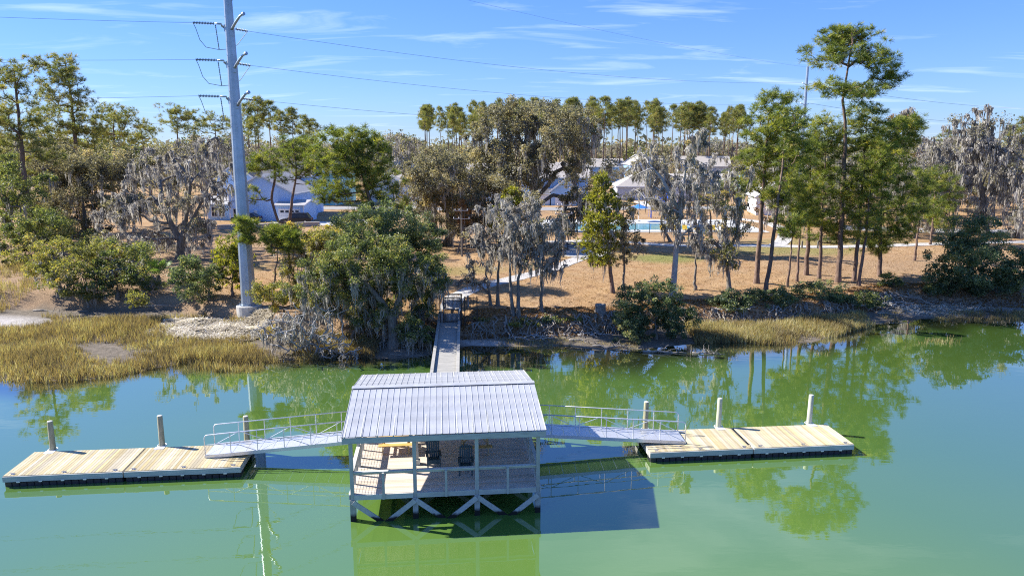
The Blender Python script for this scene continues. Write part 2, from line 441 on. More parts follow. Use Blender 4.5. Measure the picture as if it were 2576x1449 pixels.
# ------------------------------------------------------------------ ground
def graded(lo, hi, step, far, grow=1.35):
    a = list(np.arange(lo, hi + 1e-6, step)); s = step
    while a[-1] < far: s *= grow; a.append(a[-1] + s)
    s = step; b = []
    x = lo
    while x > -far: s *= grow; x -= s; b.append(x)
    return np.array(b[::-1] + a)
def ground_material():
    m, nt, b = nmat('ground_mat')
    def att(n):
        a = nt.nodes.new('ShaderNodeAttribute'); a.attribute_name = n; return a.outputs['Fac']
    n1 = add_noise(nt, .28, 6, .6); n2 = add_noise(nt, 2.6, 8, .7); n3 = add_noise(nt, 14, 4, .7)
    straw = ramp(nt, n2, [(.25, (.23, .132, .062)), (.5, (.37, .232, .115)), (.78, (.48, .325, .175))])
    pale = ramp(nt, n2, [(.3, (.32, .21, .115)), (.7, (.47, .33, .20))])
    c = mixc(nt, ramp(nt, n1, [(.42, (0, 0, 0)), (.62, (.75, .75, .75))]), straw, pale)
    n0 = add_noise(nt, .55, 7, .65)
    c = mixc(nt, ramp(nt, n0, [(.50, (0, 0, 0)), (.66, (.55, .55, .55))]), c, ramp(nt, n3, [(.3, (.20, .105, .055)), (.7, (.36, .20, .11))]))
    green = ramp(nt, n2, [(.3, (.10, .13, .035)), (.7, (.26, .26, .08))])
    c = mixc(nt, att('green'), c, green)
    litter = ramp(nt, n3, [(.3, (.16, .11, .072)), (.55, (.34, .235, .15)), (.8, (.52, .39, .25))])
    c = mixc(nt, att('litter'), c, litter)
    mud = ramp(nt, n2, [(.3, (.10, .085, .066)), (.7, (.25, .21, .165))])
    c = mixc(nt, att('mud'), c, mud)
    sand = ramp(nt, n2, [(.3, (.36, .33, .30)), (.7, (.56, .53, .50))])
    c = mixc(nt, att('sand'), c, sand)
    fine = nt.nodes.new('ShaderNodeMixRGB'); fine.blend_type = 'OVERLAY'; fine.inputs[0].default_value = .45
    nt.links.new(c, fine.inputs[1]); nt.links.new(n3, fine.inputs[2])
    nt.links.new(fine.outputs[0], b.inputs['Base Color'])
    b.inputs['Roughness'].default_value = .95; b.inputs['Specular IOR Level'].default_value = .1
    bump(nt, b, n3, .8, .08)
    MATS['ground_mat'] = m
ground_material()
gx = graded(-75, 78, .5, 3500)
gy = np.concatenate([np.arange(40, 75, .4), np.arange(75, 130, 1.4), np.arange(130, 320, 9)])
yy = list(gy); s_ = 9
while yy[-1] < 4200: s_ *= 1.3; yy.append(yy[-1] + s_)
gy = np.array(yy)
GX, GY = np.meshgrid(gx, gy)
GZ = ground(GX, GY)
V = np.stack([GX.ravel(), GY.ravel(), GZ.ravel()], 1)
nx_, ny_ = len(gx), len(gy)
ii = (np.arange(ny_ - 1)[:, None] * nx_ + np.arange(nx_ - 1)[None, :]).ravel()
F = np.stack([ii, ii + 1, ii + nx_ + 1, ii + nx_], 1)
me = np_mesh('ground', V, F, 'ground_mat')
me.polygons.foreach_set('use_smooth', [True] * len(F))
rng = np.random.default_rng(5)
sh_, fo_, to_ = _pl(SHORE, V[:, 0]), _pl(FOOT, V[:, 0]), _pl(TOP, V[:, 0])
wob = .5 * np.sin(V[:, 0] * 1.3) + .4 * np.sin(V[:, 0] * 3.1 + V[:, 1])
a_mud = np.clip(1 - (V[:, 1] - fo_ + wob * .6 + .2) / 1.3, 0, 1)
a_lit = np.clip(1 - (V[:, 1] - to_ + wob) / 3.2, 0, 1) * .85
a_lit = np.maximum(a_lit, np.clip((-V[:, 0] - 26) / 6, 0, .75) * np.clip(1 - (V[:, 1] - 84) / 12, 0, 1))
a_lit = np.maximum(a_lit, np.clip((V[:, 0] - 26) / 5, 0, .5) * np.clip(1 - (V[:, 1] - 78) / 6, 0, 1))
def blob(cx, cy, rx, ry): return np.clip(1.25 - ((V[:, 0] - cx) / rx) ** 2 - ((V[:, 1] - cy) / ry) ** 2, 0, 1)
a_gr = .85 * np.maximum.reduce([blob(16.5, 79, 4.5, 3.2), blob(32, 85, 9, 4.5) * .7, blob(40, 92, 12, 4) * .6, blob(-5, 72, 5, 3) * .5, blob(-30, 74, 6, 3) * .4, blob(8, 82, 6, 3) * .4])
a_gr = np.maximum(a_gr, .35 * np.clip((V[:, 1] - 180) / 100, 0, 1))
a_sand = np.maximum.reduce([blob(-45, 57.5, 8, 2.6), blob(-2.2, 51.9, 2.4, .55) * .8, blob(39, 62.6, 9, 2.2) * .55, blob(-6, 49.2, 3, 1.0) * .3])
for nme, arr in (('mud', a_mud), ('litter', a_lit), ('green', a_gr), ('sand', a_sand)):
    at = me.attributes.new(nme, 'FLOAT', 'POINT'); at.data.foreach_set('value', arr.astype(np.float32))
tag(link('ground', me), kind='structure')

# ------------------------------------------------------------------ water
def water_material():
    m, nt, b = nmat('creek_water')
    a = nt.nodes.new('ShaderNodeAttribute'); a.attribute_name = 'shallow'
    n = add_noise(nt, .05, 3, .5); n2 = add_noise(nt, .35, 4, .5)
    deep = ramp(nt, n, [(.3, (.098, .200, .046)), (.7, (.125, .222, .038))])
    shal = ramp(nt, n2, [(.3, (.085, .085, .016)), (.7, (.14, .12, .034))])
    a2 = nt.nodes.new('ShaderNodeAttribute'); a2.attribute_name = 'bank_shade_mud'
    bank_shade_mud = ramp(nt, n2, [(.3, (.018, .022, .012)), (.7, (.040, .045, .018))])  # clear water over dark mud, with bank shade and tree reflections painted in
    colr = mixc(nt, a2.outputs['Fac'], mixc(nt, a.outputs['Fac'], deep, shal), bank_shade_mud)
    nt.nodes.remove(b)
    out = [q for q in nt.nodes if q.type == 'OUTPUT_MATERIAL'][0]
    w1 = add_noise(nt, 1.0, 3, .5, mapping(nt, (.55, 1.5, 1)))
    bn = nt.nodes.new('ShaderNodeBump'); bn.inputs['Strength'].default_value = .02; bn.inputs['Distance'].default_value = .12
    nt.links.new(w1, bn.inputs['Height'])
    dif = nt.nodes.new('ShaderNodeBsdfDiffuse'); nt.links.new(colr, dif.inputs['Color'])
    glo = nt.nodes.new('ShaderNodeBsdfGlossy'); glo.inputs['Roughness'].default_value = .015; nt.links.new(bn.outputs[0], glo.inputs['Normal'])
    lw = nt.nodes.new('ShaderNodeLayerWeight'); lw.inputs['Blend'].default_value = .5      # facing = 1 - cos(angle)
    pw = nt.nodes.new('ShaderNodeMath'); pw.operation = 'POWER'; pw.inputs[1].default_value = 2.2; nt.links.new(lw.outputs['Facing'], pw.inputs[0])
    ml = nt.nodes.new('ShaderNodeMath'); ml.operation = 'MULTIPLY_ADD'; ml.use_clamp = True; ml.inputs[1].default_value = 1.27; ml.inputs[2].default_value = .02; nt.links.new(pw.outputs[0], ml.inputs[0])
    mx = nt.nodes.new('ShaderNodeMixShader'); nt.links.new(ml.outputs[0], mx.inputs[0]); nt.links.new(dif.outputs[0], mx.inputs[1]); nt.links.new(glo.outputs[0], mx.inputs[2])
    nt.links.new(mx.outputs[0], out.inputs['Surface'])
    MATS['creek_water'] = m
water_material()
wx = graded(-60, 60, 1, 3500); wy = np.concatenate([np.array([-2500, -900, -300, -100, -30]), np.arange(0, 36, 4), np.arange(38, 64, .8), np.array([70, 90])])
WX, WY = np.meshgrid(wx, wy)
V = np.stack([WX.ravel(), WY.ravel(), np.zeros(WX.size)], 1)
nx_ = len(wx); ii = (np.arange(len(wy) - 1)[:, None] * nx_ + np.arange(nx_ - 1)[None, :]).ravel()
F = np.stack([ii, ii + 1, ii + nx_ + 1, ii + nx_], 1)
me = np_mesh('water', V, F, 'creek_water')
at = me.attributes.new('shallow', 'FLOAT', 'POINT')
at.data.foreach_set('value', np.clip(1 - (_pl(SHORE, V[:, 0]) - V[:, 1]) / 3.2, 0, 1).astype(np.float32) ** 1.4)
at = me.attributes.new('bank_shade_mud', 'FLOAT', 'POINT')
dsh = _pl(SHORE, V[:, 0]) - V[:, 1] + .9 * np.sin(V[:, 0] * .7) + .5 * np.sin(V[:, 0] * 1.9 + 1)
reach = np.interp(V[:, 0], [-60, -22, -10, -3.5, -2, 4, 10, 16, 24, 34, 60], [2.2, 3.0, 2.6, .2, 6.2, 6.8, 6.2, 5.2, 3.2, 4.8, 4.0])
at.data.foreach_set('value', (np.clip((reach - dsh) / np.maximum(reach * .55, .5), 0, 1) * .92).astype(np.float32))  # near-shore darkening: clear shallows plus painted shade and reflection of the bank
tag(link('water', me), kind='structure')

# ------------------------------------------------------------------ paths and roads laid on the ground
def strip(name, pts, w, mat, lift=.035, step=1.0):
    """a ribbon following pts (x, y), draped on the ground"""
    P = [Vector((x, y)) for x, y in pts]; Q = [P[0]]
    for a, b in zip(P, P[1:]):
        k = max(1, int((b - a).length / step))
        Q += [a.lerp(b, (i + 1) / k) for i in range(k)]
    for _ in range(6): Q = [Q[0]] + [(Q[i - 1] + Q[i] * 2 + Q[i + 1]) / 4 for i in range(1, len(Q) - 1)] + [Q[-1]]
    V, F = [], []
    for i, q in enumerate(Q):
        d = (Q[min(i + 1, len(Q) - 1)] - Q[max(i - 1, 0)]).normalized(); n = Vector((-d.y, d.x))
        for s in (-1, -.5, 0, .5, 1):
            p = q + n * w / 2 * s; V.append((p.x, p.y, gz(p.x, p.y) + lift))
        for s in (-1, 1):
            p = q + n * w / 2 * s; V.append((p.x, p.y, gz(p.x, p.y) - .08))
    for i in range(len(Q) - 1):
        o = i * 7
        for k in range(4): F.append((o + k, o + 7 + k, o + 8 + k, o + 1 + k))
        F.append((o + 5, o + 12, o + 7, o)); F.append((o + 4, o + 11, o + 13, o + 6))
    m = MB(); m.add(V, F)
    return tag(m.build(name, mat), kind='structure')
strip('path', [(-5.0, 57.6), (-5.2, 60), (-3.6, 63.5), (0.5, 68), (4.5, 73), (6.6, 77.5), (8.6, 80.5), (8.2, 84), (6.5, 88.5), (7.8, 92), (11, 94)], 1.7, 'path_concrete')
strip('path', [(4.6, 91.8), (9, 93.2), (15, 92), (18, 88.8), (22, 88.4), (30, 88.6), (38, 87.6), (46, 88.8), (58, 91.5), (75, 93)], 1.9, 'path_concrete', .045)
strip('path', [(32, 88.4), (34.6, 93), (37, 99), (39.5, 106), (40, 116), (36, 124)], 1.9, 'path_concrete', .055)
strip('road', [(48, 108.5), (58, 104.5), (70, 102.5), (90, 101), (140, 100)], 6.2, 'asphalt_grey', .04)
strip('road', [(-40, 143), (-22, 141.5), (-8, 141), (10, 140.5), (30, 143), (60, 144)], 7, 'asphalt_grey', .04)
strip('road', [(-22, 118), (-22, 132), (-22.5, 145), (-24, 175), (-30, 210)], 7, 'asphalt_grey', .045)
strip('driveway', [(-38, 113.6), (-33, 113.4), (-22, 115)], 5.0, 'driveway', .052)
strip('driveway', [(29, 160), (29.3, 150), (29.5, 146)], 5.6, 'driveway', .052)

# ------------------------------------------------------------------ pavilion on the water
YAW = R(5.6)
pav = thing('dock_pavilion', 'open timber pavilion on piles with a silver ribbed metal roof over green water', 'pavilion', (-6.15, 26.3, 0), YAW)
PW, PD = 7.2, 7.5
DZ = 1.10
rows = (0, 2.5, 5.0, 7.5); cols_ = (0, 2.4, 4.8, 7.2)
post_me = MB().bev(-.07, .07, -.07, .07, DZ - .22, 3.30).mesh('post', 'frame_wood')
for j, y in enumerate(rows):
    for i, x in enumerate(cols_):
        if 0 < j < 3 and i == 2: continue
        if j == 2 and i in (0, 3): pass
        link('post', post_me, pav, (x, y, 0))
        if 0 < j < 3 and i == 1:
            MB().box(x - .13, x + .13, y - .13, y + .13, DZ, DZ + .22).build('post_base', 'frame_wood', pav)
pil_me = MB().bev(-.105, .105, -.105, .105, -1.5, DZ - .225).mesh('piling', 'piling_wood')
for y in rows:
    for x in cols_: link('piling', pil_me, pav, (x, y, 0))
# diagonal braces under the front and the inner rows
for y, dy in ((-.13, 0), (2.37, 0), (4.87, 0), (7.63, 0)):
    for i in range(3):
        x0, x1 = cols_[i], cols_[i + 1]; mid = (x0 + x1) / 2
        MB().beam((x0 + .02, y, .80), (mid + .12, y, -.22), .05, .19).build('brace', 'brace_wood', pav)
        MB().beam((x1 - .02, y - .052, .80), (mid - .12, y - .052, -.22), .05, .19).build('brace', 'brace_wood', pav)
# floor
plank_me = MB().bev(-.08, PW + .08, 0, .134, DZ - .038, DZ, .004).mesh('deck_plank', 'deck_wood')
npl = int((PD + .16) / .142)
for k in range(npl): link('deck_plank', plank_me, pav, (0, -.06 + k * .142, 0))
for k, x in enumerate(np.arange(.05, PW, .6)): MB().box(x - .02, x + .02, .05, PD, DZ - .24, DZ - .042).build('joist', 'frame_wood', pav)
def rim(x0, x1, y0, y1): MB().bev(x0, x1, y0, y1, DZ - .21, DZ - .005).build('rim_board', 'fascia_wood', pav)
for i in range(3): rim(cols_[i] + .075, cols_[i + 1] - .075, -.125, -.075)
rim(-.14, -.085, -.06, PD + .06); rim(PW + .085, PW + .14, -.06, PD + .06); rim(-.08, PW + .08, PD + .09, PD + .14)
# railings: cap, face boards, short posts, wire panels
RZ = 2.0
def wire_panel(p, q):
    """welded wire between two rail posts"""
    p, q = Vector(p), Vector(q); L = (q - p).length; m = MB()
    for k in range(1, int(L / .1)): 
        a = p.lerp(q, k * .1 / L); m.beam((a.x, a.y, DZ + .06), (a.x, a.y, RZ - .1), .006, .006)
    for k in range(9):
        z = DZ + .1 + k * .1; m.beam((p.x, p.y, z), (q.x, q.y, z), .006, .006)
    o = m.build('wire_mesh', 'mesh_wire', pav); return o
srail = MB().bev(-.045, .045, -.045, .045, DZ - .2, RZ - .02).mesh('rail_post', 'frame_wood')
def rail(p, q, mesh=False):
    p, q = Vector((*p, 0)), Vector((*q, 0)); d = (q - p).normalized(); n = Vector((-d.y, d.x, 0))
    MB().beam(p + Vector((0, 0, RZ)), q + Vector((0, 0, RZ)), .15, .038).build('rail_cap', 'fascia_wood', pav)
    MB().beam(p + n * .03 + Vector((0, 0, RZ - .075)), q + n * .03 + Vector((0, 0, RZ - .075)), .036, .10).build('rail_board', 'fascia_wood', pav)
    if mesh: wire_panel(p, q)
for i in range(3):
    a, b = cols_[i] + .075, cols_[i + 1] - .075
    rail((a, -.01), (b, -.01)); link('rail_post', srail, pav, ((a + b) / 2, -.13, 0))
for x in (0, PW):
    rail((x, .08), (x, 2.42), True); rail((x, 2.58), (x, 4.92), True); rail((x, 6.75), (x, 7.42), True)
    for y in (.83, 1.67, 3.33, 4.17, 5.08, 6.7): link('rail_post', srail, pav, (x, y, 0))
for a, b in ((.08, 2.32), (4.88, 7.12)): rail((a, PD), (b, PD))
# beams and roof
for y in (-.10, PD + .10): MB().bev(-.30, PW + .30, y - .025, y + .025, 3.20, 3.42).build('beam', 'fascia_wood', pav)
for y in (2.5, 5.0): MB().box(-.1, PW + .1, y - .05, y + .05, 3.27, 3.50).build('beam', 'frame_wood', pav)
RY0, RY1, RIDGE, EAVE = -.12, PD + .12, 4.13, 3.47
sl = (RIDGE - EAVE) / (PD / 2 + .2)
for x in np.arange(-.2, PW + .3, .61):
    m = MB()
    for (ya, za), (yb, zb) in (((-.12, EAVE - .05), (PD / 2, RIDGE - .09)), ((PD + .12, EAVE - .05), (PD / 2, RIDGE - .09))):
        m.beam((x, ya, za), (x, yb, zb), .04, .13)
    m.build('rafter', 'frame_wood', pav)
for x in (-.29, PW + .29):
    m = MB()
    for ya in (RY0 + .03, RY1 - .03): m.beam((x, ya, EAVE - .07), (x, PD / 2, RIDGE - .085), .04, .16)
    m.build('barge_board', 'fascia_wood', pav)
NP = 31; PX0, PX1 = -.31, PW + .31; pw_ = (PX1 - PX0) / NP
def roof_panel(back):
    ya, yb = (RY0, PD / 2) if not back else (RY1, PD / 2)
    prof = [(0, 0), (.006, .017), (.022, .017), (.028, 0), (pw_, 0)]
    V, F = [], []
    for y, z in ((ya, EAVE), (yb, RIDGE)):
        V += [(x, y, z + h) for x, h in prof]
    V += [(x, y, z - .012) for y, z in ((ya, EAVE), (yb, RIDGE)) for x in (0, pw_)]
    F = [(k, k + 1, k + 6, k + 5) for k in range(4)] + [(10, 12, 13, 11), (0, 10, 11, 4), (5, 9, 13, 12)]
    m = MB(); m.add(V, F); return m.mesh('roof_panel', 'roof_metal')
pf, pb = roof_panel(False), roof_panel(True)
for k in range(NP):
    for me in (pf, pb): link('roof_panel', me, pav, (PX0 + k * pw_, 0, 0))
m = MB(); y0 = PD / 2
for sy in (-1, 1):
    m.slab([(PX0 - .01, y0, RIDGE + .045), (PX1 + .01, y0, RIDGE + .045), (PX1 + .01, y0 + sy * .18, RIDGE + .045 - .18 * sl), (PX0 - .01, y0 + sy * .18, RIDGE + .045 - .18 * sl)], .004)
m.build('ridge_cap', 'roof_metal', pav)

def picnic_table(label, lx, ly, rz=0):
    t = thing('picnic_table', label, 'picnic table', pav_pt(lx, ly, DZ), YAW + rz, 'picnic tables in the pavilion')
    L = .73
    for k in range(5): MB().bev(-L, L, -.36 + k * .146, -.36 + k * .146 + .138, .70, .738, .004).build('table_board', 'table_wood', t)
    for s in (-1, 1):
        MB().bev(-L, L, s * .62 - .13, s * .62 + .13, .42, .458, .004).build('bench_board', 'table_wood', t)
        x = s * .52
        MB().beam((x, -.68, .40), (x, .68, .40), .04, .09).build('cross_rail', 'table_wood', t)
        MB().beam((x, -.34, .68), (x, .34, .68), .04, .07).build('top_cleat', 'table_wood', t)
        for q in (-1, 1): MB().beam((x + .041 * s, q * .20, .70), (x + .041 * s, q * .56, 0.01), .04, .09).build('leg', 'table_wood', t)
        MB().beam((x - .02 * s, 0, .40), (s * .18, 0, .685), .04, .07).build('brace', 'table_wood', t)
    return t
def pav_pt(x, y, z):
    return (-6.15 + x * math.cos(YAW) - y * math.sin(YAW), 26.3 + x * math.sin(YAW) + y * math.cos(YAW), z)
picnic_table('yellow timber picnic table in the sunlit left half of the pavilion', 1.45, 4.16)
picnic_table('timber picnic table in the shade behind the right patio chair', 4.9, 3.62)
def patio_chair(label, lx, ly, rz):
    """high slat-backed chair; its front looks along -y"""
    t = thing('patio_chair', label, 'chair', pav_pt(lx, ly, DZ), YAW + rz, 'patio chairs in the pavilion')
    for s in (-1, 1):
        MB().beam((s * .25, -.24, 0), (s * .25, -.24, .60), .06, .035).build('leg', 'teal_poly', t)
        MB().beam((s * .25, .30, 0.01), (s * .25, .12, .50), .035, .07).build('leg', 'teal_poly', t)
        MB().bev(s * .27 - .055, s * .27 + .055, -.32, .28, .60, .628).build('armrest', 'teal_poly', t)
        MB().beam((s * .22, -.26, .38), (s * .22, .34, .28), .03, .10).build('seat_rail', 'teal_poly', t)
    for k in range(5): MB().beam((-.25, -.25 + k * .105, .435 - k * .018), (.25, -.25 + k * .105, .435 - k * .018), .095, .022).build('seat_slat', 'teal_poly', t)
    MB().bev(-.26, .26, -.30, -.275, .26, .43).build('apron', 'teal_poly', t)
    for k in range(6):
        x = -.215 + k * .086; top = 1.10 - 2.2 * x * x * .8
        MB().beam((x, .20, .33), (x * 1.12, .44, top), .072, .02, (0, -1, .3)).build('back_slat', 'teal_poly', t)
    for z, y in ((.55, .292), (.98, .425)): MB().beam((-.26, y + .02, z), (.26, y + .02, z), .022, .07).build('back_rail', 'teal_poly', t)
    return t
patio_chair('dark teal slat-backed patio chair half in sun at the shadow edge', 3.10, 2.12, R(4))
patio_chair('dark teal slat-backed patio chair in full shade near the front rail', 4.42, 1.38, R(-3))

# ------------------------------------------------------------------ walkway, gate and its side fences
wk = thing('walkway', 'grey plank walkway with side kerb rails running from pavilion to gate', 'walkway', (-3.45, 33.75, 0), R(3.7))
WL = 24.0; WZ = 1.16
pl = MB()
for k in range(int(WL / .15)): pl.box(-.67, .67, k * .15, k * .15 + .142, WZ - .04, WZ)
tag(pl.build('deck_planks', 'walk_wood', wk), kind='stuff')
for s in (-1, 1):
    for k in range(6): MB().bev(s * .76 - .10, s * .76 + .10, k * 4.0 + .01, k * 4.0 + 3.99, WZ + .12, WZ + .16).build('kerb_cap', 'walk_wood', wk)
    for k in range(6): MB().box(s * .76 - .03, s * .76 + .03, k * 4.0 + .01, k * 4.0 + 3.99, WZ - .24, WZ + .118).build('stringer', 'walk_wood', wk)
    for k in range(7): MB().tube([(s * .70, .4 + k * 3.2, -1.2), (s * .70, .4 + k * 3.2, WZ - .06)], .10, 8).build('piling', 'piling_wood', wk)
gate_c = Vector((-4.47, 53.9)); grz = R(3.7)
gt = thing('entry_gate', 'black metal bar gate with latch and top bar at the walkway end', 'gate', (gate_c.x, gate_c.y, WZ), grz)
for s in (-1, 1): MB().bev(s * .66 - .05, s * .66 + .05, -.05, .05, -.30, 2.12).build('post', 'black_iron', gt)
MB().bev(-.71, .71, -.045, .045, 2.12, 2.21).build('top_bar', 'black_iron', gt)
m = MB()
for a, b in (((-.56, .06), (-.56, 1.92)), ((.56, .06), (.56, 1.92)), ((-.56, .08), (.56, .08)), ((-.56, 1.0), (.56, 1.0)), ((-.56, 1.92), (.56, 1.92))):
    m.beam((a[0], 0, a[1]), (b[0], 0, b[1]), .07, .07)
m.build('gate_frame', 'black_iron', gt)
for k in range(11): x = -.47 + k * .094; MB().beam((x, 0, .08), (x, 0, 1.92), .032, .032).build('bar', 'black_iron', gt)
MB().bev(.48, .60, -.06, .05, .92, 1.10).build('latch', 'aluminium', gt)
MB().tube([(.0, .03, .08), (.0, .03, 1.0)], .012, 5).build('drop_rod', 'black_iron', gt)
def iron_panel(label, x0, w, z0):
    t = thing('fence_panel', label, 'fence', (gate_c.x + x0 * math.cos(grz), gate_c.y + x0 * math.sin(grz), z0), grz, 'fence panels beside the gate')
    for x in (0, w): MB().bev(x - .045, x + .045, -.045, .045, -.9, 1.98).build('post', 'black_iron', t)
    for z in (.12, 1.0, 1.90): MB().beam((0, 0, z), (w, 0, z), .05, .05).build('rail', 'black_iron', t)
    for k in range(1, int(w / .11)): MB().beam((k * .11, 0, .1), (k * .11, 0, 1.94), .03, .03).build('bar', 'black_iron', t)
iron_panel('black bar fence panel right of the walkway gate', .92, .92, WZ)
iron_panel('black bar fence panel left of the walkway gate under the oak', -1.86, .92, WZ)
for (x, y), lab in (((-5.35, 57.8), 'short square timber rail post left of the path beyond the gate'), ((-3.55, 57.9), 'short square timber rail post right of the path beyond the gate')):
    t = thing('rail_post', lab, 'post', (x, y, gz(x, y) - .05), R(4)); MB().bev(-.07, .07, -.07, .07, 0, .95).build('shaft', 'walk_wood', t); MB().bev(-.09, .09, -.09, .09, .95, .99).build('cap', 'walk_wood', t)
    MB().beam((0, .07, .85), (0, -3.0, .78), .06, .12).build('handrail', 'walk_wood', t)

# ------------------------------------------------------------------ floating docks
SL, SD = 4.88, 2.46
dplank = MB().bev(0, .138, -.02, SD + .02, .462, .50, .004).mesh('deck_plank', 'dock_wood')
fl_front = MB()
fl_front.add([(0, 0, -.25), (.30, 0, -.25), (.30, .5, -.25), (0, .5, -.25), (.0, -.02, .20), (.30, -.02, .20), (.30, .5, .20), (0, .5, .20), (.03, -.05, .02), (.27, -.05, .02), (.27, -.06, .19), (.03, -.06, .19)],
             [(0, 3, 2, 1), (4, 5, 6, 7), (1, 2, 6, 5), (2, 3, 7, 6), (3, 0, 4, 7), (8, 9, 10, 11), (0, 1, 9, 8), (1, 5, 10, 9), (5, 4, 11, 10), (4, 0, 8, 11)])
fl_me = fl_front.mesh('float_tub', 'black_float')
def dock_section(label, org, cleats=(.35, 2.44, 4.53), guide=None):
    t = thing('floating_dock', label, 'dock', (org[0], org[1], 0), YAW, 'floating dock sections')
    n = 34; step = (SL - .02) / n
    for k in range(n): link('deck_plank', dplank, t, (.012 + k * step, 0, 0))
    MB().bev(0, SL, -.07, -.025, .23, .475).build('fascia_board', 'fascia_wood', t)
    MB().bev(0, SL, SD + .025, SD + .07, .23, .475).build('fascia_board', 'fascia_wood', t)
    for x in (.0, SL - .04): MB().bev(x, x + .04, -.02, SD + .02, .22, .458).build('end_board', 'fascia_wood', t)
    for x in (1.2, 2.4, 3.6): MB().box(x, x + .04, -.02, SD + .02, .22, .458).build('joist', 'frame_wood', t)
    for k in range(16):
        x = .03 + k * .3015
        link('float_tub', fl_me, t, (x, .03, 0)); link('float_tub', fl_me, t, (x + .30, SD - .03, 0), math.pi)
    for k in range(5): MB().bev(.55 + k * .9, .69 + k * .9, -.085, -.075, .195, .26, .002).build('float_bracket', 'aluminium', t)
    for x in cleats:
        m = MB(); m.tube([(x - .12, .10, .56), (x - .05, .10, .555), (x + .05, .10, .555), (x + .12, .10, .56)], [.010, .017, .017, .010], 6)
        for q in (-.045, .045): m.tube([(x + q, .10, .50), (x + q, .10, .55)], .014, 6)
        m.box(x - .08, x + .08, .06, .14, .501, .508); m.build('cleat', 'cleat_steel', t)
    for x in guide or ():
        m = MB(); m.box(x - .22, x + .22, SD - .22, SD + .075, .501, .512); m.box(x - .22, x + .22, SD + .072, SD + .084, .28, .512)
        m.tube([(x + .2 * math.cos(a), SD + .26 + .2 * math.sin(a), .50) for a in np.linspace(0, 2 * math.pi, 15)], .025, 6)
        m.build('pile_guide', 'white_plate', t)
    return t
uY = Vector((math.cos(YAW), math.sin(YAW))); vY = Vector((-math.sin(YAW), math.cos(YAW)))
LD0 = Vector((-21.66, 29.15)); LD1 = LD0 + uY * 4.94
RD0 = Vector((6.32, 31.62)); RD1 = RD0 + uY * 4.94
def pile_u(org, px, py): return (Vector((px, py)) - org).dot(uY)
PILES = [(-21.23, 31.98, 1.86, 'pile_wood', 'round timber mooring pile at the far left dock end', LD0), (-16.40, 32.42, 1.95, 'pile_wood', 'round timber mooring pile at the middle of the left dock', LD1),
         (-12.55, 32.80, 1.78, 'pile_wood', 'round timber mooring pile behind the foot of the left gangway', LD1),
         (6.60, 34.39, 1.91, 'pile_wood', 'slim brown mooring pile behind the right gangway', RD0), (10.32, 34.75, 1.96, 'pile_pale', 'pale greenish mooring pile at the middle of the right dock', RD0), (15.04, 35.22, 1.97, 'pile_pale', 'pale greenish mooring pile near the far right dock end', RD1)]
guides = {}
for px, py, tz, mt, lab, org in PILES: guides.setdefault(id(org), []).append(pile_u(org, px, py))
dock_section('outer section of the left floating dock, farthest from the pavilion', LD0, guide=guides.get(id(LD0)))
dock_section('inner section of the left floating dock under the gangway foot', LD1, guide=guides.get(id(LD1)))
dock_section('inner section of the right floating dock under the gangway foot', RD0, guide=guides.get(id(RD0)))
dock_section('outer section of the right floating dock, farthest from the pavilion', RD1, guide=guides.get(id(RD1)))
for px, py, tz, mt, lab, org in PILES:
    u = pile_u(org, px, py); c = org + uY * u + vY * (SD + .26)
    t = thing('mooring_pile', lab, 'pile', (c.x, c.y, 0), 0, 'mooring piles of the floating docks')
    MB().tube([(0, 0, -1.5), (0, 0, .6), (.01, 0, tz - .02), (.01, 0, tz)], [.135, .13, .12, .11], 14).build('shaft', mt, t, True)
    MB().lathe([(.112, tz), (.112, tz + .012), (.06, tz + .03)], 14, (.01, 0, 0)).build('cap', 'fascia_wood', t)
# dark blocks added for the shadowed gap between the right sections
t = thing('joint_gap_marks', 'row of dark blocks standing for the shaded gap at the right dock joint', 'strip', (*(RD1 - uY * .10), .502), YAW)
for k in range(14): MB().box(-.05, .05, .35 + k * .145, .42 + k * .145, 0, .03).build('gap_mark', 'bench_dark', t)

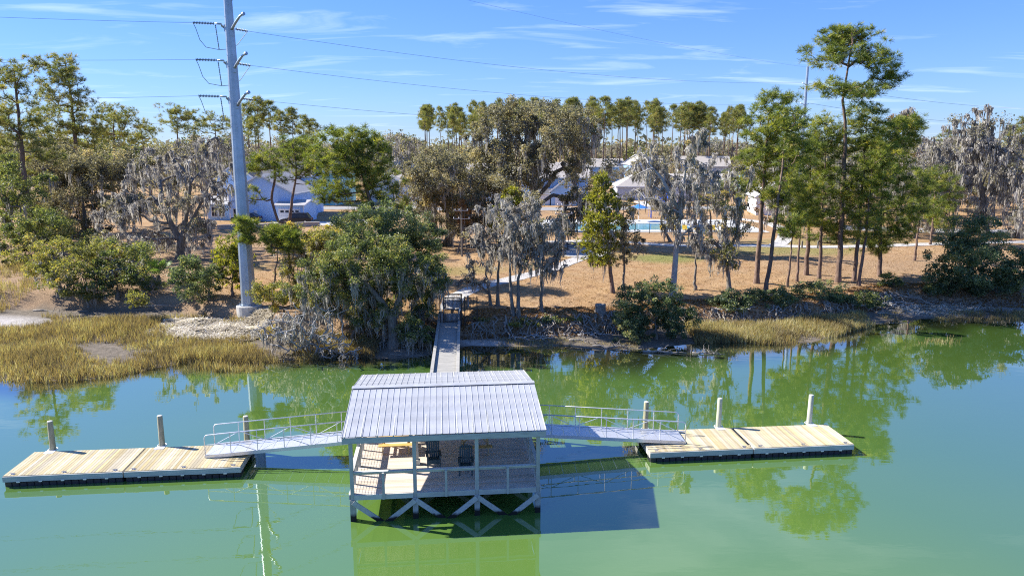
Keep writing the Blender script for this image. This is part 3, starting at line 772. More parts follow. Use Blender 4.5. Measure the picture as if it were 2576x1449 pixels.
def gangway(label, foot, head, zf, zh, w):
    foot, head = Vector(foot), Vector(head); d = (head - foot); L = d.length; rz = math.atan2(d.y, d.x)
    t = thing('gangway', label, 'gangway', (foot.x, foot.y, zf), rz, 'aluminium gangways'); sl = (zh - zf) / L
    Z = lambda x, h: x * sl + h
    n = 12
    for k in range(n):
        x0, x1 = k * L / n + .008, (k + 1) * L / n - .008
        MB().slab([(x0, -w / 2 + .05, Z(x0, .06)), (x1, -w / 2 + .05, Z(x1, .06)), (x1, w / 2 - .05, Z(x1, .06)), (x0, w / 2 - .05, Z(x0, .06))], .03).build('tread_plate', 'aluminium', t)
    for s in (-1, 1):
        y = s * w / 2
        MB().beam((0, y, Z(0, .02)), (L, y, Z(L, .02)), .06, .16).build('side_beam', 'aluminium', t)
        h = 1.05; r = .16
        pts = [(0.03, y, Z(0, .05)), (.03, y, Z(0, h - r))] + [(.03 + r - r * math.cos(a), y, Z(0, h - r) + r * math.sin(a)) for a in (R(30), R(60), R(90))] + [(L, y, Z(L, h))]
        MB().tube(pts, .024, 8).build('top_rail', 'aluminium', t, True)
        MB().tube([(.03, y, Z(0, .58)), (L, y, Z(L, .58))], .016, 6).build('mid_rail', 'aluminium', t)
        nb = 6
        for k in range(1, nb + 1):
            x = k * L / nb - .03; MB().tube([(x, y, Z(x, .05)), (x, y, Z(x, h))], .020, 6).build('rail_post', 'aluminium', t)
        for k in range(nb):
            a, b = k * L / nb + .03, (k + 1) * L / nb - .03
            za, zb = (.06, .58) if k % 2 == 0 else (.58, .06)
            MB().tube([(a, y, Z(a, za)), (b, y, Z(b, zb))], .016, 6).build('diagonal', 'aluminium', t)
    MB().box(-.02, .35, -w / 2 + .05, w / 2 - .05, -.05, .0).build('toe_plate', 'aluminium', t)
gangway('aluminium gangway with looped handrails sloping to the left dock', (-13.85, 31.62), (-6.75, 32.12), .53, 1.08, 1.30)
gangway('aluminium gangway with looped handrails sloping to the right dock', (8.15, 33.22), (.52, 32.84), .53, 1.08, 1.30)

# ------------------------------------------------------------------ transmission line
TX, TY = -21.35, 58.3; TB = gz(TX, TY)
tp = thing('transmission_pole', 'tall tapered blue-grey steel transmission pole with curved arms on the left', 'power pole', (TX, TY, TB))
MB().lathe([(1.0, -.6), (1.0, .22), (.96, .26)], 24).build('footing', 'concrete', tp)
MB().lathe([(.78, .26), (.78, .33), (.70, .34)], 12).build('base_plate', 'galv_steel', tp)
prof = lambda z: .60 + (.24 - .60) * z / 29
MB().lathe([(prof(0), .34), (prof(10), 10.0)], 12).build('lower_shaft', 'galv_steel', tp)
MB().lathe([(prof(10) + .03, 9.6), (prof(28), 28.0), (.05, 28.05)], 12).build('upper_shaft', 'galv_steel', tp)
for k in range(12):
    a = 2 * math.pi * (k + .5) / 12; MB().tube([(.73 * math.cos(a), .73 * math.sin(a), .2), (.73 * math.cos(a), .73 * math.sin(a), .46)], .03, 6).build('anchor_bolt', 'galv_steel', tp)
for k in range(26):
    z = 3.5 + k * .9; s = -1 if k % 2 else 1
    MB().tube([(s * prof(z) * .5, -prof(z) * .86, z), (s * prof(z) * .5, -prof(z) - .14, z)], .012, 4).build('climbing_peg', 'galv_steel', tp)
for k in range(5): MB().tube([(prof(24) + .0, 0, 23.6 + k * .42), (prof(24) + .14, 0, 23.72 + k * .42), (prof(24) + .10, 0, 23.85 + k * .42)], .015, 5).build('step_hook', 'galv_steel', tp)
def discs(p, q, n, r=.12):
    p, q = Vector(p), Vector(q); d = (q - p).normalized(); m = MB(); pts, rr = [], []
    for k in range(n):
        a = p.lerp(q, (k + .15) / n); b = p.lerp(q, (k + .55) / n); c = p.lerp(q, (k + .95) / n)
        pts += [a, b, c]; rr += [.03, r, .03]
    return m.tube(pts, rr, 8)
def wire(name, p, q, sag, label, r=.012, n=18, cat='cable', group=None):
    p, q = Vector(p), Vector(q); pts = [p.lerp(q, k / n) - Vector((0, 0, sag * 4 * (k / n) * (1 - k / n))) for k in range(n + 1)]
    return tag(MB().tube(pts, r, 4).build(name, 'wire'), label, cat, group)
lv = [(23.25, 23.75, 22.85), (20.6, 20.95, 20.32), (17.94, 18.15, 17.75)]
names = ['top', 'middle', 'lowest']
P2 = Vector((43.6, 112.5))
leftend = [(-62, 52.5, 24.2), (-62, 52.5, 20.6), (-62, 52.5, 17.6)]
for i, (zl, zr, zc_) in enumerate(lv):
    L = lambda x, y, z: (x - TX, y - TY, z - TB)
    z0 = zl - .55; r0 = prof(z0 - TB)
    MB().tube([L(TX - r0, TY, z0 + .25), L(TX - .6, TY - .05, z0 + .45), L(-22.35 + .45, 58.1, zl - .02), L(-22.35, 58.05, zl)], [.10, .085, .07, .06], 10).build('arm', 'galv_steel', tp, True)
    MB().tube([L(TX + r0 * .6, TY - r0 * .7, zr - .95), L(TX + .7, TY - .75, zr - .55), L(TX + 1.2, TY - 1.1, zr - .12), L(TX + 1.5, TY - 1.3, zr)], [.11, .10, .085, .08], 10).build('arm', 'galv_steel', tp, True)
    MB().tube([L(TX + 1.5, TY - 1.3, zr - .0), L(TX + 1.62, TY - 1.38, zr + .03)], [.13, .13], 8).build('arm_plate', 'galv_steel', tp)
    for q in (-1, 1): MB().box(-r0 - .06 if q < 0 else r0 * .35, -r0 + .04 if q < 0 else r0 * .95, -.12 if q < 0 else -r0 - .02, .12 if q < 0 else -r0 * .55, z0 - TB - (0 if q < 0 else .35), z0 - TB + (.5 if q < 0 else .15)).build('arm_bracket', 'galv_steel', tp)
    discs(L(-22.4, 58.05, zl), L(-23.95, 57.85, zl + .03), 14).build('insulator_string', 'insulator', tp)
    discs(L(-22.33, 58.05, zl - .08), L(-22.2, 58.1, zl - 1.85), 14, .05).build('insulator_string', 'insulator', tp)
    discs(L(TX + r0, TY + .2, zc_ + .08), L(TX + r0 + .75, TY + .75, zc_), 8).build('insulator_string', 'insulator', tp)
    MB().tube([L(-23.9, 57.85, zl), L(-23.75, 57.85, zl - .35), L(-23.5, 57.85, zl - 1.2), L(-23.1, 57.9, zl - 1.72), L(-22.2, 58.1, zl - 1.88), L(TX - .2, TY + .45, zl - 1.75), L(TX + .3, TY + .6, zl - 1.4), L(TX + r0 + .75, TY + .75, zc_)], .022, 5).build('jumper_wire', 'wire', tp)
    wire('conductor', (-23.95, 57.85, zl + .03), leftend[i], .25, f'{names[i]} power conductor running off to the left from the steel pole', group='power conductors')
    wire('conductor', (TX + r0 + .75, TY + .75, zc_), (P2.x - .8, P2.y - .4, [23.3, 20.4, 17.5][i]), 1.2, f'{names[i]} power conductor running right from the steel pole to the far pole', group='power conductors')
wire('shield_wire', (TX, TY, 28.0 + TB), (P2.x, P2.y, 25.5), .9, 'thin topmost shield wire crossing the upper sky', .008)
wire('conductor', (P2.x + .6, P2.y + .2, 23.2), (150, 175, 24), 2.5, 'faint upper conductor beyond the tall right pine', .02, group='power conductors')
wire('conductor', (P2.x + .6, P2.y + .2, 20.4), (150, 175, 20.5), 2.5, 'faint lower conductor beyond the tall right pine', .02, group='power conductors')
g2 = gz(P2.x, P2.y)
t = thing('transmission_pole', 'slim grey power pole half hidden behind the tall right pine', 'power pole', (P2.x, P2.y, g2))
MB().lathe([(.34, -.3), (.18, 25.6 - g2), (.02, 25.65 - g2)], 10).build('shaft', 'galv_steel', t)
for z in (23.3, 20.4, 17.5):
    MB().tube([(0, 0, z - g2 - .3), (-.8, -.4, z - g2)], .06, 6).build('arm', 'galv_steel', t); MB().tube([(0, 0, z - g2 - .3), (.6, .2, z - g2 - .1)], .06, 6).build('arm', 'galv_steel', t)
MB().box(-.12, .12, -.2, -.17, 22.3 - g2, 22.8 - g2).build('marker_plate', 'play_yellow', t)
def dist_pole(label, x, y, h):
    t = thing('utility_pole', label, 'utility pole', (x, y, gz(x, y)))
    MB().lathe([(.12, -.3), (.08, h), (.02, h + .03)], 8).build('shaft', 'bark_oak', t)
    for dz, w in ((.35, 1.5), (1.25, 1.9)):
        MB().beam((-w / 2, -.13, h - dz), (w / 2, -.13, h - dz), .06, .08).build('crossarm', 'bark_pale', t)
        for q in (-.9, -.3, .9): MB().lathe([(.05, 0), (.07, .06), (.03, .14)], 6, (q * w / 2, -.13, h - dz + .055)).build('insulator', 'white_plate', t)
dist_pole('grey utility pole with pale crossarms beside the giant oak', -5.6, 81.5, 5.5)
dist_pole('grey utility pole among the giant oak branches', 5.6, 79.5, 6.0)
for dz in (.12, .95, .80):
    wire('service_wire', (-5.6 + .5, 81.4, gz(-5.6, 81.5) + 5.5 - dz), (5.6 - .3, 79.4, gz(5.6, 79.5) + 6.0 - dz), .25, 'thin service wire between the two utility poles by the oak', .014, group='service wires')

# ------------------------------------------------------------------ houses
def window(par, face, x, z, w, h, y):
    """face: unit outward axis 'F' (-y), 'L' (-x), 'Rr' (+x); (x, z) lower left in the wall plane"""
    def bx(a0, a1, d0, d1, z0, z1, nm, mt, p):
        m = MB()
        if face == 'F': m.box(a0, a1, y - d1, y - d0, z0, z1)
        elif face == 'L': m.box(y - d1, y - d0, a0, a1, z0, z1)
        else: m.box(y + d0, y + d1, a0, a1, z0, z1)
        return m.build(nm, mt, p)
    g = bx(x, x + w, -.02, .03, z, z + h, 'window', 'glass_dark', par)
    t = .09
    for a0, a1, z0, z1 in ((x - t, x, z - t, z + h + t), (x + w, x + w + t, z - t, z + h + t), (x, x + w, z - t, z), (x, x + w, z + h, z + h + t)):
        bx(a0, a1, -.02, .07, z0, z1, 'frame', 'white_trim', g)
    bx(x, x + w, .03, .05, z + h / 2 - .03, z + h / 2 + .03, 'sash_bar', 'white_trim', g)
    bx(x + w / 2 - .02, x + w / 2 + .02, .03, .048, z + .0, z + h, 'muntin', 'white_trim', g)
    return g
def gable_block(t, x0, x1, y0, y1, h, rise, axis, wall, roof, over=.35):
    """walls with gable ends and two roof slopes; axis = ridge direction"""
    m = MB()
    if axis == 'y':
        m.prism([(x0, 0), (x1, 0), (x1, h), ((x0 + x1) / 2, h + rise), (x0, h)], y0, y1)
    else:
        n = MB(); n.prism([(y0, 0), (y1, 0), (y1, h), ((y0 + y1) / 2, h + rise), (y0, h)], x0, x1)
        m.add([(b, a, c) for a, b, c in n.v], n.f)
    m.build('wall', wall, t)
    if axis == 'y':
        xm = (x0 + x1) / 2; s = rise / (xm - x0)
        for xe, d in ((x0, -1), (x1, 1)):
            q = [(xe + d * over, y0 - over, h - over * s + .10), (xe + d * over, y1 + over, h - over * s + .10), (xm, y1 + over, h + rise + .10), (xm, y0 - over, h + rise + .10)]
            if d > 0: q = q[::-1]
            MB().slab(q[::-1], .14).build('roof_slope', roof, t)
            MB().beam((xe + d * over, y0 - over - .02, h - over * s + .0), (xm, y0 - over - .02, h + rise + .0), .04, .22).build('rake_board', 'white_trim', t)
            MB().beam((xe + d * (over + .04), y0 - over, h - over * s + .03), (xe + d * (over + .04), y1 + over, h - over * s + .03), .08, .14).build('gutter', 'white_trim', t)
    else:
        ym = (y0 + y1) / 2; s = rise / (ym - y0)
        for ye, d in ((y0, -1), (y1, 1)):
            q = [(x0 - over, ye + d * over, h - over * s + .10), (x1 + over, ye + d * over, h - over * s + .10), (x1 + over, ym, h + rise + .10), (x0 - over, ym, h + rise + .10)]
            if d > 0: q = q[::-1]
            MB().slab(q, .14).build('roof_slope', roof, t)
            MB().beam((x0 - over, ye + d * (over + .04), h - over * s + .03), (x1 + over, ye + d * (over + .04), h - over * s + .03), .08, .14).build('gutter', 'white_trim', t)
            for xe in (x0 - over - .02, x1 + over + .02): MB().beam((xe, ye + d * over, h - over * s), (xe, ym, h + rise), .04, .22).build('rake_board', 'white_trim', t)
def hip_block(t, x0, x1, y0, y1, h, rise, wall, roof, over=.4):
    MB().box(x0, x1, y0, y1, 0, h).build('wall', wall, t)
    a0, a1, b0, b1 = x0 - over, x1 + over, y0 - over, y1 + over; k = min(a1 - a0, b1 - b0) / 2
    if a1 - a0 >= b1 - b0: r0, r1 = (a0 + k, (b0 + b1) / 2, h + rise), (a1 - k, (b0 + b1) / 2, h + rise)
    else: r0, r1 = ((a0 + a1) / 2, b0 + k, h + rise), ((a0 + a1) / 2, b1 - k, h + rise)
    A, B, C, D = (a0, b0, h), (a1, b0, h), (a1, b1, h), (a0, b1, h)
    m = MB()
    if a1 - a0 >= b1 - b0: m.add([A, B, C, D, r0, r1], [(0, 1, 5, 4), (1, 2, 5), (2, 3, 4, 5), (3, 0, 4), (3, 2, 1, 0)])
    else: m.add([A, B, C, D, r0, r1], [(0, 1, 4), (1, 2, 5, 4), (2, 3, 5), (3, 0, 4, 5), (3, 2, 1, 0)])
    m.build('roof', roof, t)
    for p, q in ((A, B), (B, C), (C, D), (D, A)): MB().beam((p[0], p[1], h - .02), (q[0], q[1], h - .02), .08, .16).build('fascia', 'white_trim', t)
def garage_door(t, x0, x1, z1, y):
    d = MB().box(x0, x1, y - .05, y + .02, .02, z1).build('garage_door', 'garage_white', t)
    for k in range(1, 4): MB().box(x0 + .05, x1 - .05, y - .062, y - .052, k * z1 / 4 - .02, k * z1 / 4 + .02).build('panel_joint', 'siding_grey', d)
    for a, b in ((x0 - .12, x0), (x1, x1 + .12)): MB().box(a, b, y - .08, y + .02, 0, z1 + .12).build('trim', 'white_trim', d)
    MB().box(x0, x1, y - .08, y + .02, z1, z1 + .12).build('trim', 'white_trim', d)
    return d
def corner(t, x, y, h): MB().box(x - .07, x + .07, y - .07, y + .07, 0, h).build('corner_board', 'white_trim', t)
G = 2.3
# big blue house on the left
hA = thing('blue_house', 'large two-storey blue house with grey roofs behind the steel pole', 'house', (-46.9, 118.3, G - .05), R(-4))
gable_block(hA, 1.6, 12.2, 0, 11, 4.6, 2.8, 'y', 'siding_blue', 'shingle_grey')
gable_block(hA, -3.4, 3.2, 6.5, 16, 6.6, 2.3, 'y', 'siding_blue', 'shingle_dark')
gable_block(hA, -3.0, 11, 11.4, 18, 6.8, 2.2, 'x', 'siding_blue', 'shingle_dark')
gable_block(hA, -2.6, 1.5, 1.0, 6.3, 2.7, 1.0, 'x', 'siding_lightblue', 'shingle_grey', .25)
gable_block(hA, 10.0, 14.4, -2.0, 4.0, 2.8, .55, 'x', 'siding_blue', 'shingle_grey', .25)
gd = garage_door(hA, 10.5, 13.8, 2.1, -2.0)
for k in range(4): MB().box(10.7 + k * .8, 11.25 + k * .8, -2.062, -2.052, 1.65, 1.95).build('pane', 'glass_dark', gd)
window(hA, 'F', -1.9, .7, .9, 1.5, 1.0); window(hA, 'F', -.7, .7, .9, 1.5, 1.0); window(hA, 'F', 2.2, .5, .8, 1.5, 0); window(hA, 'L', 2.0, 3.0, .9, 1.3, 1.6); window(hA, 'L', 4.0, 3.0, .9, 1.3, 1.6); window(hA, 'L', 8, 4.2, .9, 1.4, -3.4)
for x, y, h in ((1.6, 0, 4.6), (-2.6, 1.0, 2.7), (1.45, 1.0, 2.7), (14.4, -2.0, 2.8)): corner(hA, x, y, h)
MB().box(5.6, 6.1, -.16, -.02, .7, 1.8).build('meter_box', 'white_trim', hA); MB().box(4.4, 4.9, -.10, -.02, .9, 1.4).build('meter_box', 'siding_grey', hA)
MB().lathe([(.06, 0), (.06, .5), (.0, .52)], 8, (2.7, 4, 5.5)).build('vent_pipe', 'white_trim', hA)
def simple_house(label, x, y, rz, w, d, h, rise, axis, wall, roof, wins=(), garage=None, hip=False):
    t = thing('house', label, 'house', (x, y, G - .05), rz, 'houses of the neighbourhood')
    (hip_block(t, 0, w, 0, d, h, rise, wall, roof) if hip else gable_block(t, 0, w, 0, d, h, rise, axis, wall, roof))
    for c in ((0, 0), (w, 0)): corner(t, c[0], c[1], h)
    for a in wins: window(t, *a)
    if garage: garage_door(t, *garage)
    return t
simple_house('teal gabled house behind the twin-trunk pine', -44.5, 150, R(-8), 9, 12, 6.4, 2.6, 'y', 'siding_teal', 'shingle_dark', [('F', 1.5, 3.8, .9, 1.4, 0), ('F', 6, 3.8, .9, 1.4, 0), ('F', 1.5, .8, .9, 1.4, 0), ('F', 6, .8, .9, 1.4, 0)])
simple_house('blue gabled house with pale roof left of the giant oak', -36.5, 214, R(14), 9.5, 11, 5.6, 3.0, 'y', 'siding_lightblue', 'shingle_grey', [('F', 2, 3.4, .9, 1.3, 0), ('F', 6, 3.4, .9, 1.3, 0)])
simple_house('low house with broad tan hip roof left of the giant oak', -30.5, 176, R(3), 13, 12, 3.1, 3.3, 'x', 'siding_cream', 'shingle_tan', [('F', 2, .9, 1, 1.4, 0), ('F', 8, .9, 1, 1.4, 0)], None, True)
simple_house('low house with pale roof beside the side road', -31, 158, R(6), 10, 9, 2.8, 2.6, 'y', 'siding_white', 'shingle_tan', [('F', 2, .9, 1, 1.4, 0)])
hE = simple_house('blue two-storey house with a front gable seen through the giant oak', 2.0, 152, R(-3), 13.5, 10, 5.6, 2.8, 'x', 'siding_lightblue', 'shingle_tan', [('F', 1.5, 3.2, .9, 1.5, 0), ('F', 3.2, 3.2, .9, 1.5, 0), ('F', 1.5, .7, .9, 1.5, 0)])
gable_block(hE, 6.0, 12.0, -3.0, 1.5, 3.0, 2.4, 'y', 'siding_lightblue', 'shingle_dark', .3); window(hE, 'F', 8.7, 3.6, .6, .9, -3.0); garage_door(hE, 7, 11, 2.2, -3.0)
gable_block(hE, 2.5, 5.8, -2.2, -.2, 2.5, .7, 'x', 'white_trim', 'shingle_dark', .3)
simple_house('cream house with tan roof right of the giant oak trunk', -11.5, 160, R(2), 12, 10, 5.4, 2.6, 'x', 'siding_cream', 'shingle_tan', [('F', 2, 3.2, .9, 1.4, 0), ('F', 5, 3.2, .9, 1.4, 0), ('F', 8, 3.2, .9, 1.4, 0)])
hF = simple_house('grey hip-roofed house with a wide white garage door behind the pool', 23.4, 164, R(-2), 12, 11, 3.0, 3.2, 'x', 'siding_grey', 'shingle_tan', (), (3.6, 8.8, 2.4, 0), True)
gable_block(hF, 10.8, 17.6, -1.0, 6, 2.8, 1.8, 'y', 'siding_grey', 'shingle_tan', .35); window(hF, 'F', 13.4, .7, 1.4, 1.5, -1.0)
gable_block(hF, 14.0, 17.0, -2.6, -1.2, 2.6, 1.2, 'y', 'siding_grey', 'shingle_tan', .25)
simple_house('white house behind the grey garage house', 40.5, 186, R(-4), 14, 11, 3.4, 1.3, 'x', 'siding_white', 'shingle_tan', [('F', 7, 1.4, .9, 1.3, 0), ('F', 10, 1.4, .9, 1.3, 0), ('F', 3, 1.4, .9, 1.3, 0)])
simple_house('pale blue house beyond the row of slender pines', 37, 232, R(8), 9, 10, 6.2, 2.8, 'y', 'siding_lightblue', 'shingle_grey', [('F', 2, 3.6, 1, 1.5, 0), ('F', 6, 3.6, 1, 1.5, 0)])
simple_house('pale long house beyond the row of slender pines', 23, 240, R(0), 13, 10, 5.2, 2.4, 'x', 'siding_lightblue', 'shingle_tan', [('F', 2, 3.2, 1, 1.4, 0), ('F', 7, 3.2, 1, 1.4, 0), ('F', 12, 3.2, 1, 1.4, 0)])
simple_house('tan-roofed house far behind the mossy grey trees', 54, 240, R(-6), 16, 11, 5.4, 3.0, 'x', 'siding_cream', 'shingle_tan', [('F', 3, 3, 1, 1.4, 0), ('F', 8, 3, 1, 1.4, 0)])
simple_house('teal house behind the leaning mossy tree', 55, 178, R(-5), 10, 10, 5.4, 2.6, 'y', 'siding_teal', 'shingle_grey', [('F', 2, 3, 1, 1.4, 0)])
hI = simple_house('white pool clubhouse with white gabled roof behind the mossy trees', 42.5, 128, R(-8), 10, 9, 3.4, 3.6, 'y', 'siding_white', 'white_trim', [('F', 2, 1.0, 1.0, 1.4, 0), ('F', 7, 1.0, 1.0, 1.4, 0)])
MB().box(4.6, 5.4, 3, 3.8, 6.2, 8.2).build('cupola', 'siding_white', hI)
simple_house('low white house far behind the right pine grove', 78, 190, R(-10), 15, 11, 3.4, 3.0, 'x', 'siding_white', 'shingle_grey', [('F', 3, 1, 1, 1.4, 0), ('F', 9, 1, 1, 1.4, 0)])

# ------------------------------------------------------------------ cars
def car(label, x, y, rz, paint, suv=True):
    t = thing('parked_car', label, 'car', (x, y, gz(x, y) + .055), rz, 'cars parked by the houses')
    L, W = (4.7, 1.86) if suv else (4.5, 1.8); H1 = .95 if suv else .85; H2 = 1.72 if suv else 1.43
    b = MB(); prof_ = [(-L / 2, .35), (-L / 2 + .05, .72), (-L / 2 + .25, .80), (-L / 2 + 1.25, H1), (L / 2 - .5, H1 + .03), (L / 2 - .05, .9), (L / 2, .5), (L / 2 - .1, .32), (-L / 2 + .15, .28)]
    b.prism(prof_, -W / 2, W / 2).build('body', paint, t)
    cab = [(-L / 2 + 1.15, H1 - .02), (-L / 2 + 1.95, H2 - .05), (-L / 2 + 2.3, H2), (L / 2 - (.75 if suv else 1.2), H2 - .03), (L / 2 - (.25 if suv else .45), H1 - .02)]
    V = [(px, s * (W / 2 - .06 - (.18 if pz > H1 else 0)), pz) for s in (-1, 1) for px, pz in cab]
    m = MB(); n = 5; m.add(V, [tuple(range(n)), tuple(range(2 * n - 1, n - 1, -1))] + [(i, n + i, n + (i + 1) % n, (i + 1) % n) for i in range(n)]); m.build('cabin_glass', 'glass_dark', t)
    MB().slab([(cab[1][0] + .05, -W / 2 + .22, H2 + .012), (cab[3][0], -W / 2 + .22, H2 - .005), (cab[3][0], W / 2 - .22, H2 - .005), (cab[1][0] + .05, W / 2 - .22, H2 + .012)], .05).build('roof_panel', paint, t)
    for s in (-1, 1):
        for i in (0, 1, 3):
            a, c = cab[i], cab[i + 1]
            MB().beam((a[0], s * (W / 2 - .05 - (.18 if a[1] > H1 else 0)), a[1]), (c[0], s * (W / 2 - .05 - (.18 if c[1] > H1 else 0)), c[1]), .05, .06).build('pillar', paint, t)
        for wx_ in (-L / 2 + .88, L / 2 - .92):
            w_ = MB().tube([(wx_, s * (W / 2 - .2), .34), (wx_, s * (W / 2 + .01), .34)], .34, 16).build('wheel', 'tyre', t)
            MB().tube([(wx_, s * (W / 2 + .0), .34), (wx_, s * (W / 2 + .02), .34)], .21, 12).build('rim', 'rim', w_)
        MB().box(-L / 2 - .01, -L / 2 + .12, s * .62 - .18, s * .62 + .18, .58, .72).build('headlight', 'lamp_glass', t)
        MB().box(L / 2 - .08, L / 2 + .0, s * .68 - .12, s * .68 + .12, .68, .88).build('tail_light', 'lamp_red', t)
        MB().box(-L / 2 + 1.35, -L / 2 + 1.5, s * (W / 2 + .08) - .08, s * (W / 2 + .08) + .08, H1, H1 + .14).build('mirror', paint, t)
    return t
car('dark blue-black sport utility car on the driveway of the large blue house', -33.2, 113.2, R(4), 'car_black')
car('dark low car parked against the wall of the large blue house', -42.0, 116.2, R(2), 'car_black', False)
car('white sedan parked on the side road behind the twin-trunk pine', -45.0, 143.2, R(5), 'car_silver', False)
car('blue car parked behind the white sedan', -41, 147.5, R(0), 'car_blue', False)
car('white car on the road right of the rounded pine', -22.5, 137, R(20), 'car_white', False)
car('dark sport utility car in front of the white garage door', 29.5, 148.5, R(185), 'car_black')

# ------------------------------------------------------------------ pool, its fence and play things
pool_z = gz(16, 104)
m = MB(); m.box(4.2, 36, 102.2, 120, pool_z - .2, pool_z + .06); tag(m.build('pool_deck', 'deck_white'), kind='structure')
def pool_water():
    m, nt, b = nmat('pool_water'); n = add_noise(nt, 1.5, 3)
    nt.links.new(ramp(nt, n, [(.35, (.12, .36, .46)), (.65, (.24, .50, .56))]), b.inputs['Base Color']); b.inputs['Roughness'].default_value = .04
    bump(nt, b, n, .1, .05); MATS['pool_water'] = m
pool_water()
pw_o = thing('swimming_pool', 'turquoise swimming pool with pale coping behind the black fence', 'pool', (0, 0, pool_z))
MB().add([(6.5, 104.5, .068), (15, 104.2, .068), (25.5, 105.2, .068), (27, 109, .068), (24, 113.5, .068), (10, 113.2, .068), (6, 109, .068)], [(0, 1, 2, 3, 4, 5, 6)]).build('pool_water', 'pool_water', pw_o)
pp = [(6.5, 104.5), (15, 104.2), (25.5, 105.2), (27, 109), (24, 113.5), (10, 113.2), (6, 109)]
for a, b in zip(pp, pp[1:] + pp[:1]): MB().beam((*a, .075), (*b, .075), .45, .05).build('coping', 'white_trim', pw_o)
fx = thing('pool_fence', 'black metal fence of slim bars in front of the pool', 'fence', (0, 0, gz(16, 101.5)))
xs = np.arange(5, 37, 2.0)
def fy(x): return 100.6 + .035 * (x - 5)
for x in xs: MB().bev(x - .04, x + .04, fy(x) - .04, fy(x) + .04, -.2, 1.5).build('post', 'black_iron', fx)
for a, b in zip(xs, xs[1:]):
    for z in (.2, 1.3): MB().beam((a + .04, fy(a), z), (b - .04, fy(b), z), .03, .03).build('rail', 'black_iron', fx)
    m = MB()
    for k in range(1, 14): x = a + k * 2 / 14; m.beam((x, fy(x), .2), (x, fy(x), 1.42), .012, .012)
    tag(m.build('bars', 'black_iron', fx), kind='stuff')
def lounger(label, x, y, rz, mt):
    t = thing('pool_lounger', label, 'lounger', (x, y, pool_z + .06), rz, 'loungers on the pool deck')
    MB().bev(-.32, .32, -.95, .35, .28, .36).build('seat', mt, t); MB().beam((0, .35, .32), (0, .95, .78), .64, .07).build('backrest', mt, t)
    for a in (-.28, .28):
        for b in (-.85, .3): MB().box(a - .03, a + .03, b - .03, b + .03, 0, .28).build('leg', 'white_trim', t)
for k, x in enumerate((21.2, 22.8, 24.4, 26.0, 28.4, 30.0)): lounger('yellow-cushioned lounger in the row along the pool fence', x, 103.2 + .02 * k, R(-6), 'play_yellow')
for k, x in enumerate((10.4, 11.8)): lounger('blue-cushioned lounger beside the white pool pump box', x, 103.1, R(8), 'umbrella_blue')
t = thing('pump_box', 'white square pump box standing behind the pool fence', 'box', (7.9, 103.2, pool_z + .06)); MB().bev(-.8, .8, -.5, .5, 0, 1.5).build('body', 'white_trim', t); MB().bev(-.9, .9, -.6, .6, 1.5, 1.58).build('lid', 'deck_white', t)
t = thing('waste_bin', 'small grey bin on the pool deck near the loungers', 'bin', (27.4, 103.6, pool_z + .06)); MB().bev(-.35, .35, -.35, .35, 0, .95).build('body', 'siding_grey', t); MB().bev(-.39, .39, -.39, .39, .95, 1.05).build('lid', 'bench_dark', t)
def parasol(label, x, y, h, r, mt, pole):
    t = thing('parasol', label, 'parasol', (x, y, pool_z + .06)); MB().tube([(0, 0, 0), (0, 0, h + .5)], .04, 8).build('pole', pole, t)
    MB().lathe([(.3, 0), (.3, .12), (.05, .15)], 12).build('base', 'concrete', t)
    V = [(0, 0, h + .55)] + [(r * math.cos(2 * math.pi * k / 8), r * math.sin(2 * math.pi * k / 8), h) for k in range(8)] + [(0, 0, h + .50)] + [(r * math.cos(2 * math.pi * k / 8), r * math.sin(2 * math.pi * k / 8), h - .05) for k in range(8)]
    MB().add(V, [(0, 1 + k, 1 + (k + 1) % 8) for k in range(8)] + [(9, 10 + (k + 1) % 8, 10 + k) for k in range(8)] + [(1 + k, 10 + k, 10 + (k + 1) % 8, 1 + (k + 1) % 8) for k in range(8)]).build('canopy', mt, t)
parasol('bright blue parasol right of the tall cedar', 20.2, 117.2, 2.2, 1.5, 'umbrella_blue', 'white_trim')
parasol('flat blue canopy on a tall blue pole over the pool edge', 23.4, 112.0, 4.2, 2.2, 'play_blue', 'play_blue')
t = thing('playground_set', 'blue and yellow playground frame behind the pool', 'playground', (25.5, 123, gz(25.5, 123)), R(-8))
for a in (-2.2, 0, 2.2):
    for b in (-1, 1): MB().tube([(a, b, 0), (a, b, 2.9)], .07, 8).build('post', 'play_blue', t)
for a in (-1.1, 1.1): MB().box(a - 1.05, a + 1.05, -1, 1, 1.2, 1.28).build('platform', 'play_blue', t)
MB().add([(-2.4, -1.2, 2.7), (0.1, -1.2, 2.7), (.1, 1.2, 2.7), (-2.4, 1.2, 2.7), (-1.15, 0, 3.7)], [(0, 1, 4), (1, 2, 4), (2, 3, 4), (3, 0, 4), (3, 2, 1, 0)]).build('roof', 'play_blue', t)
MB().beam((2.2, 0, 1.3), (4.4, -.4, .15), .6, .08).build('slide', 'play_yellow', t); MB().box(-2.2, 0, -1.06, -1.02, 1.3, 1.9).build('side_panel', 'play_yellow', t); MB().box(0, 2.2, -1.06, -1.02, 1.3, 1.9).build('side_panel', 'play_red', t)
for k in range(4): MB().tube([(-2.6, -.6, .3 + k * .3), (-2.6, .6, .3 + k * .3)], .03, 6).build('ladder_rung', 'play_blue', t)
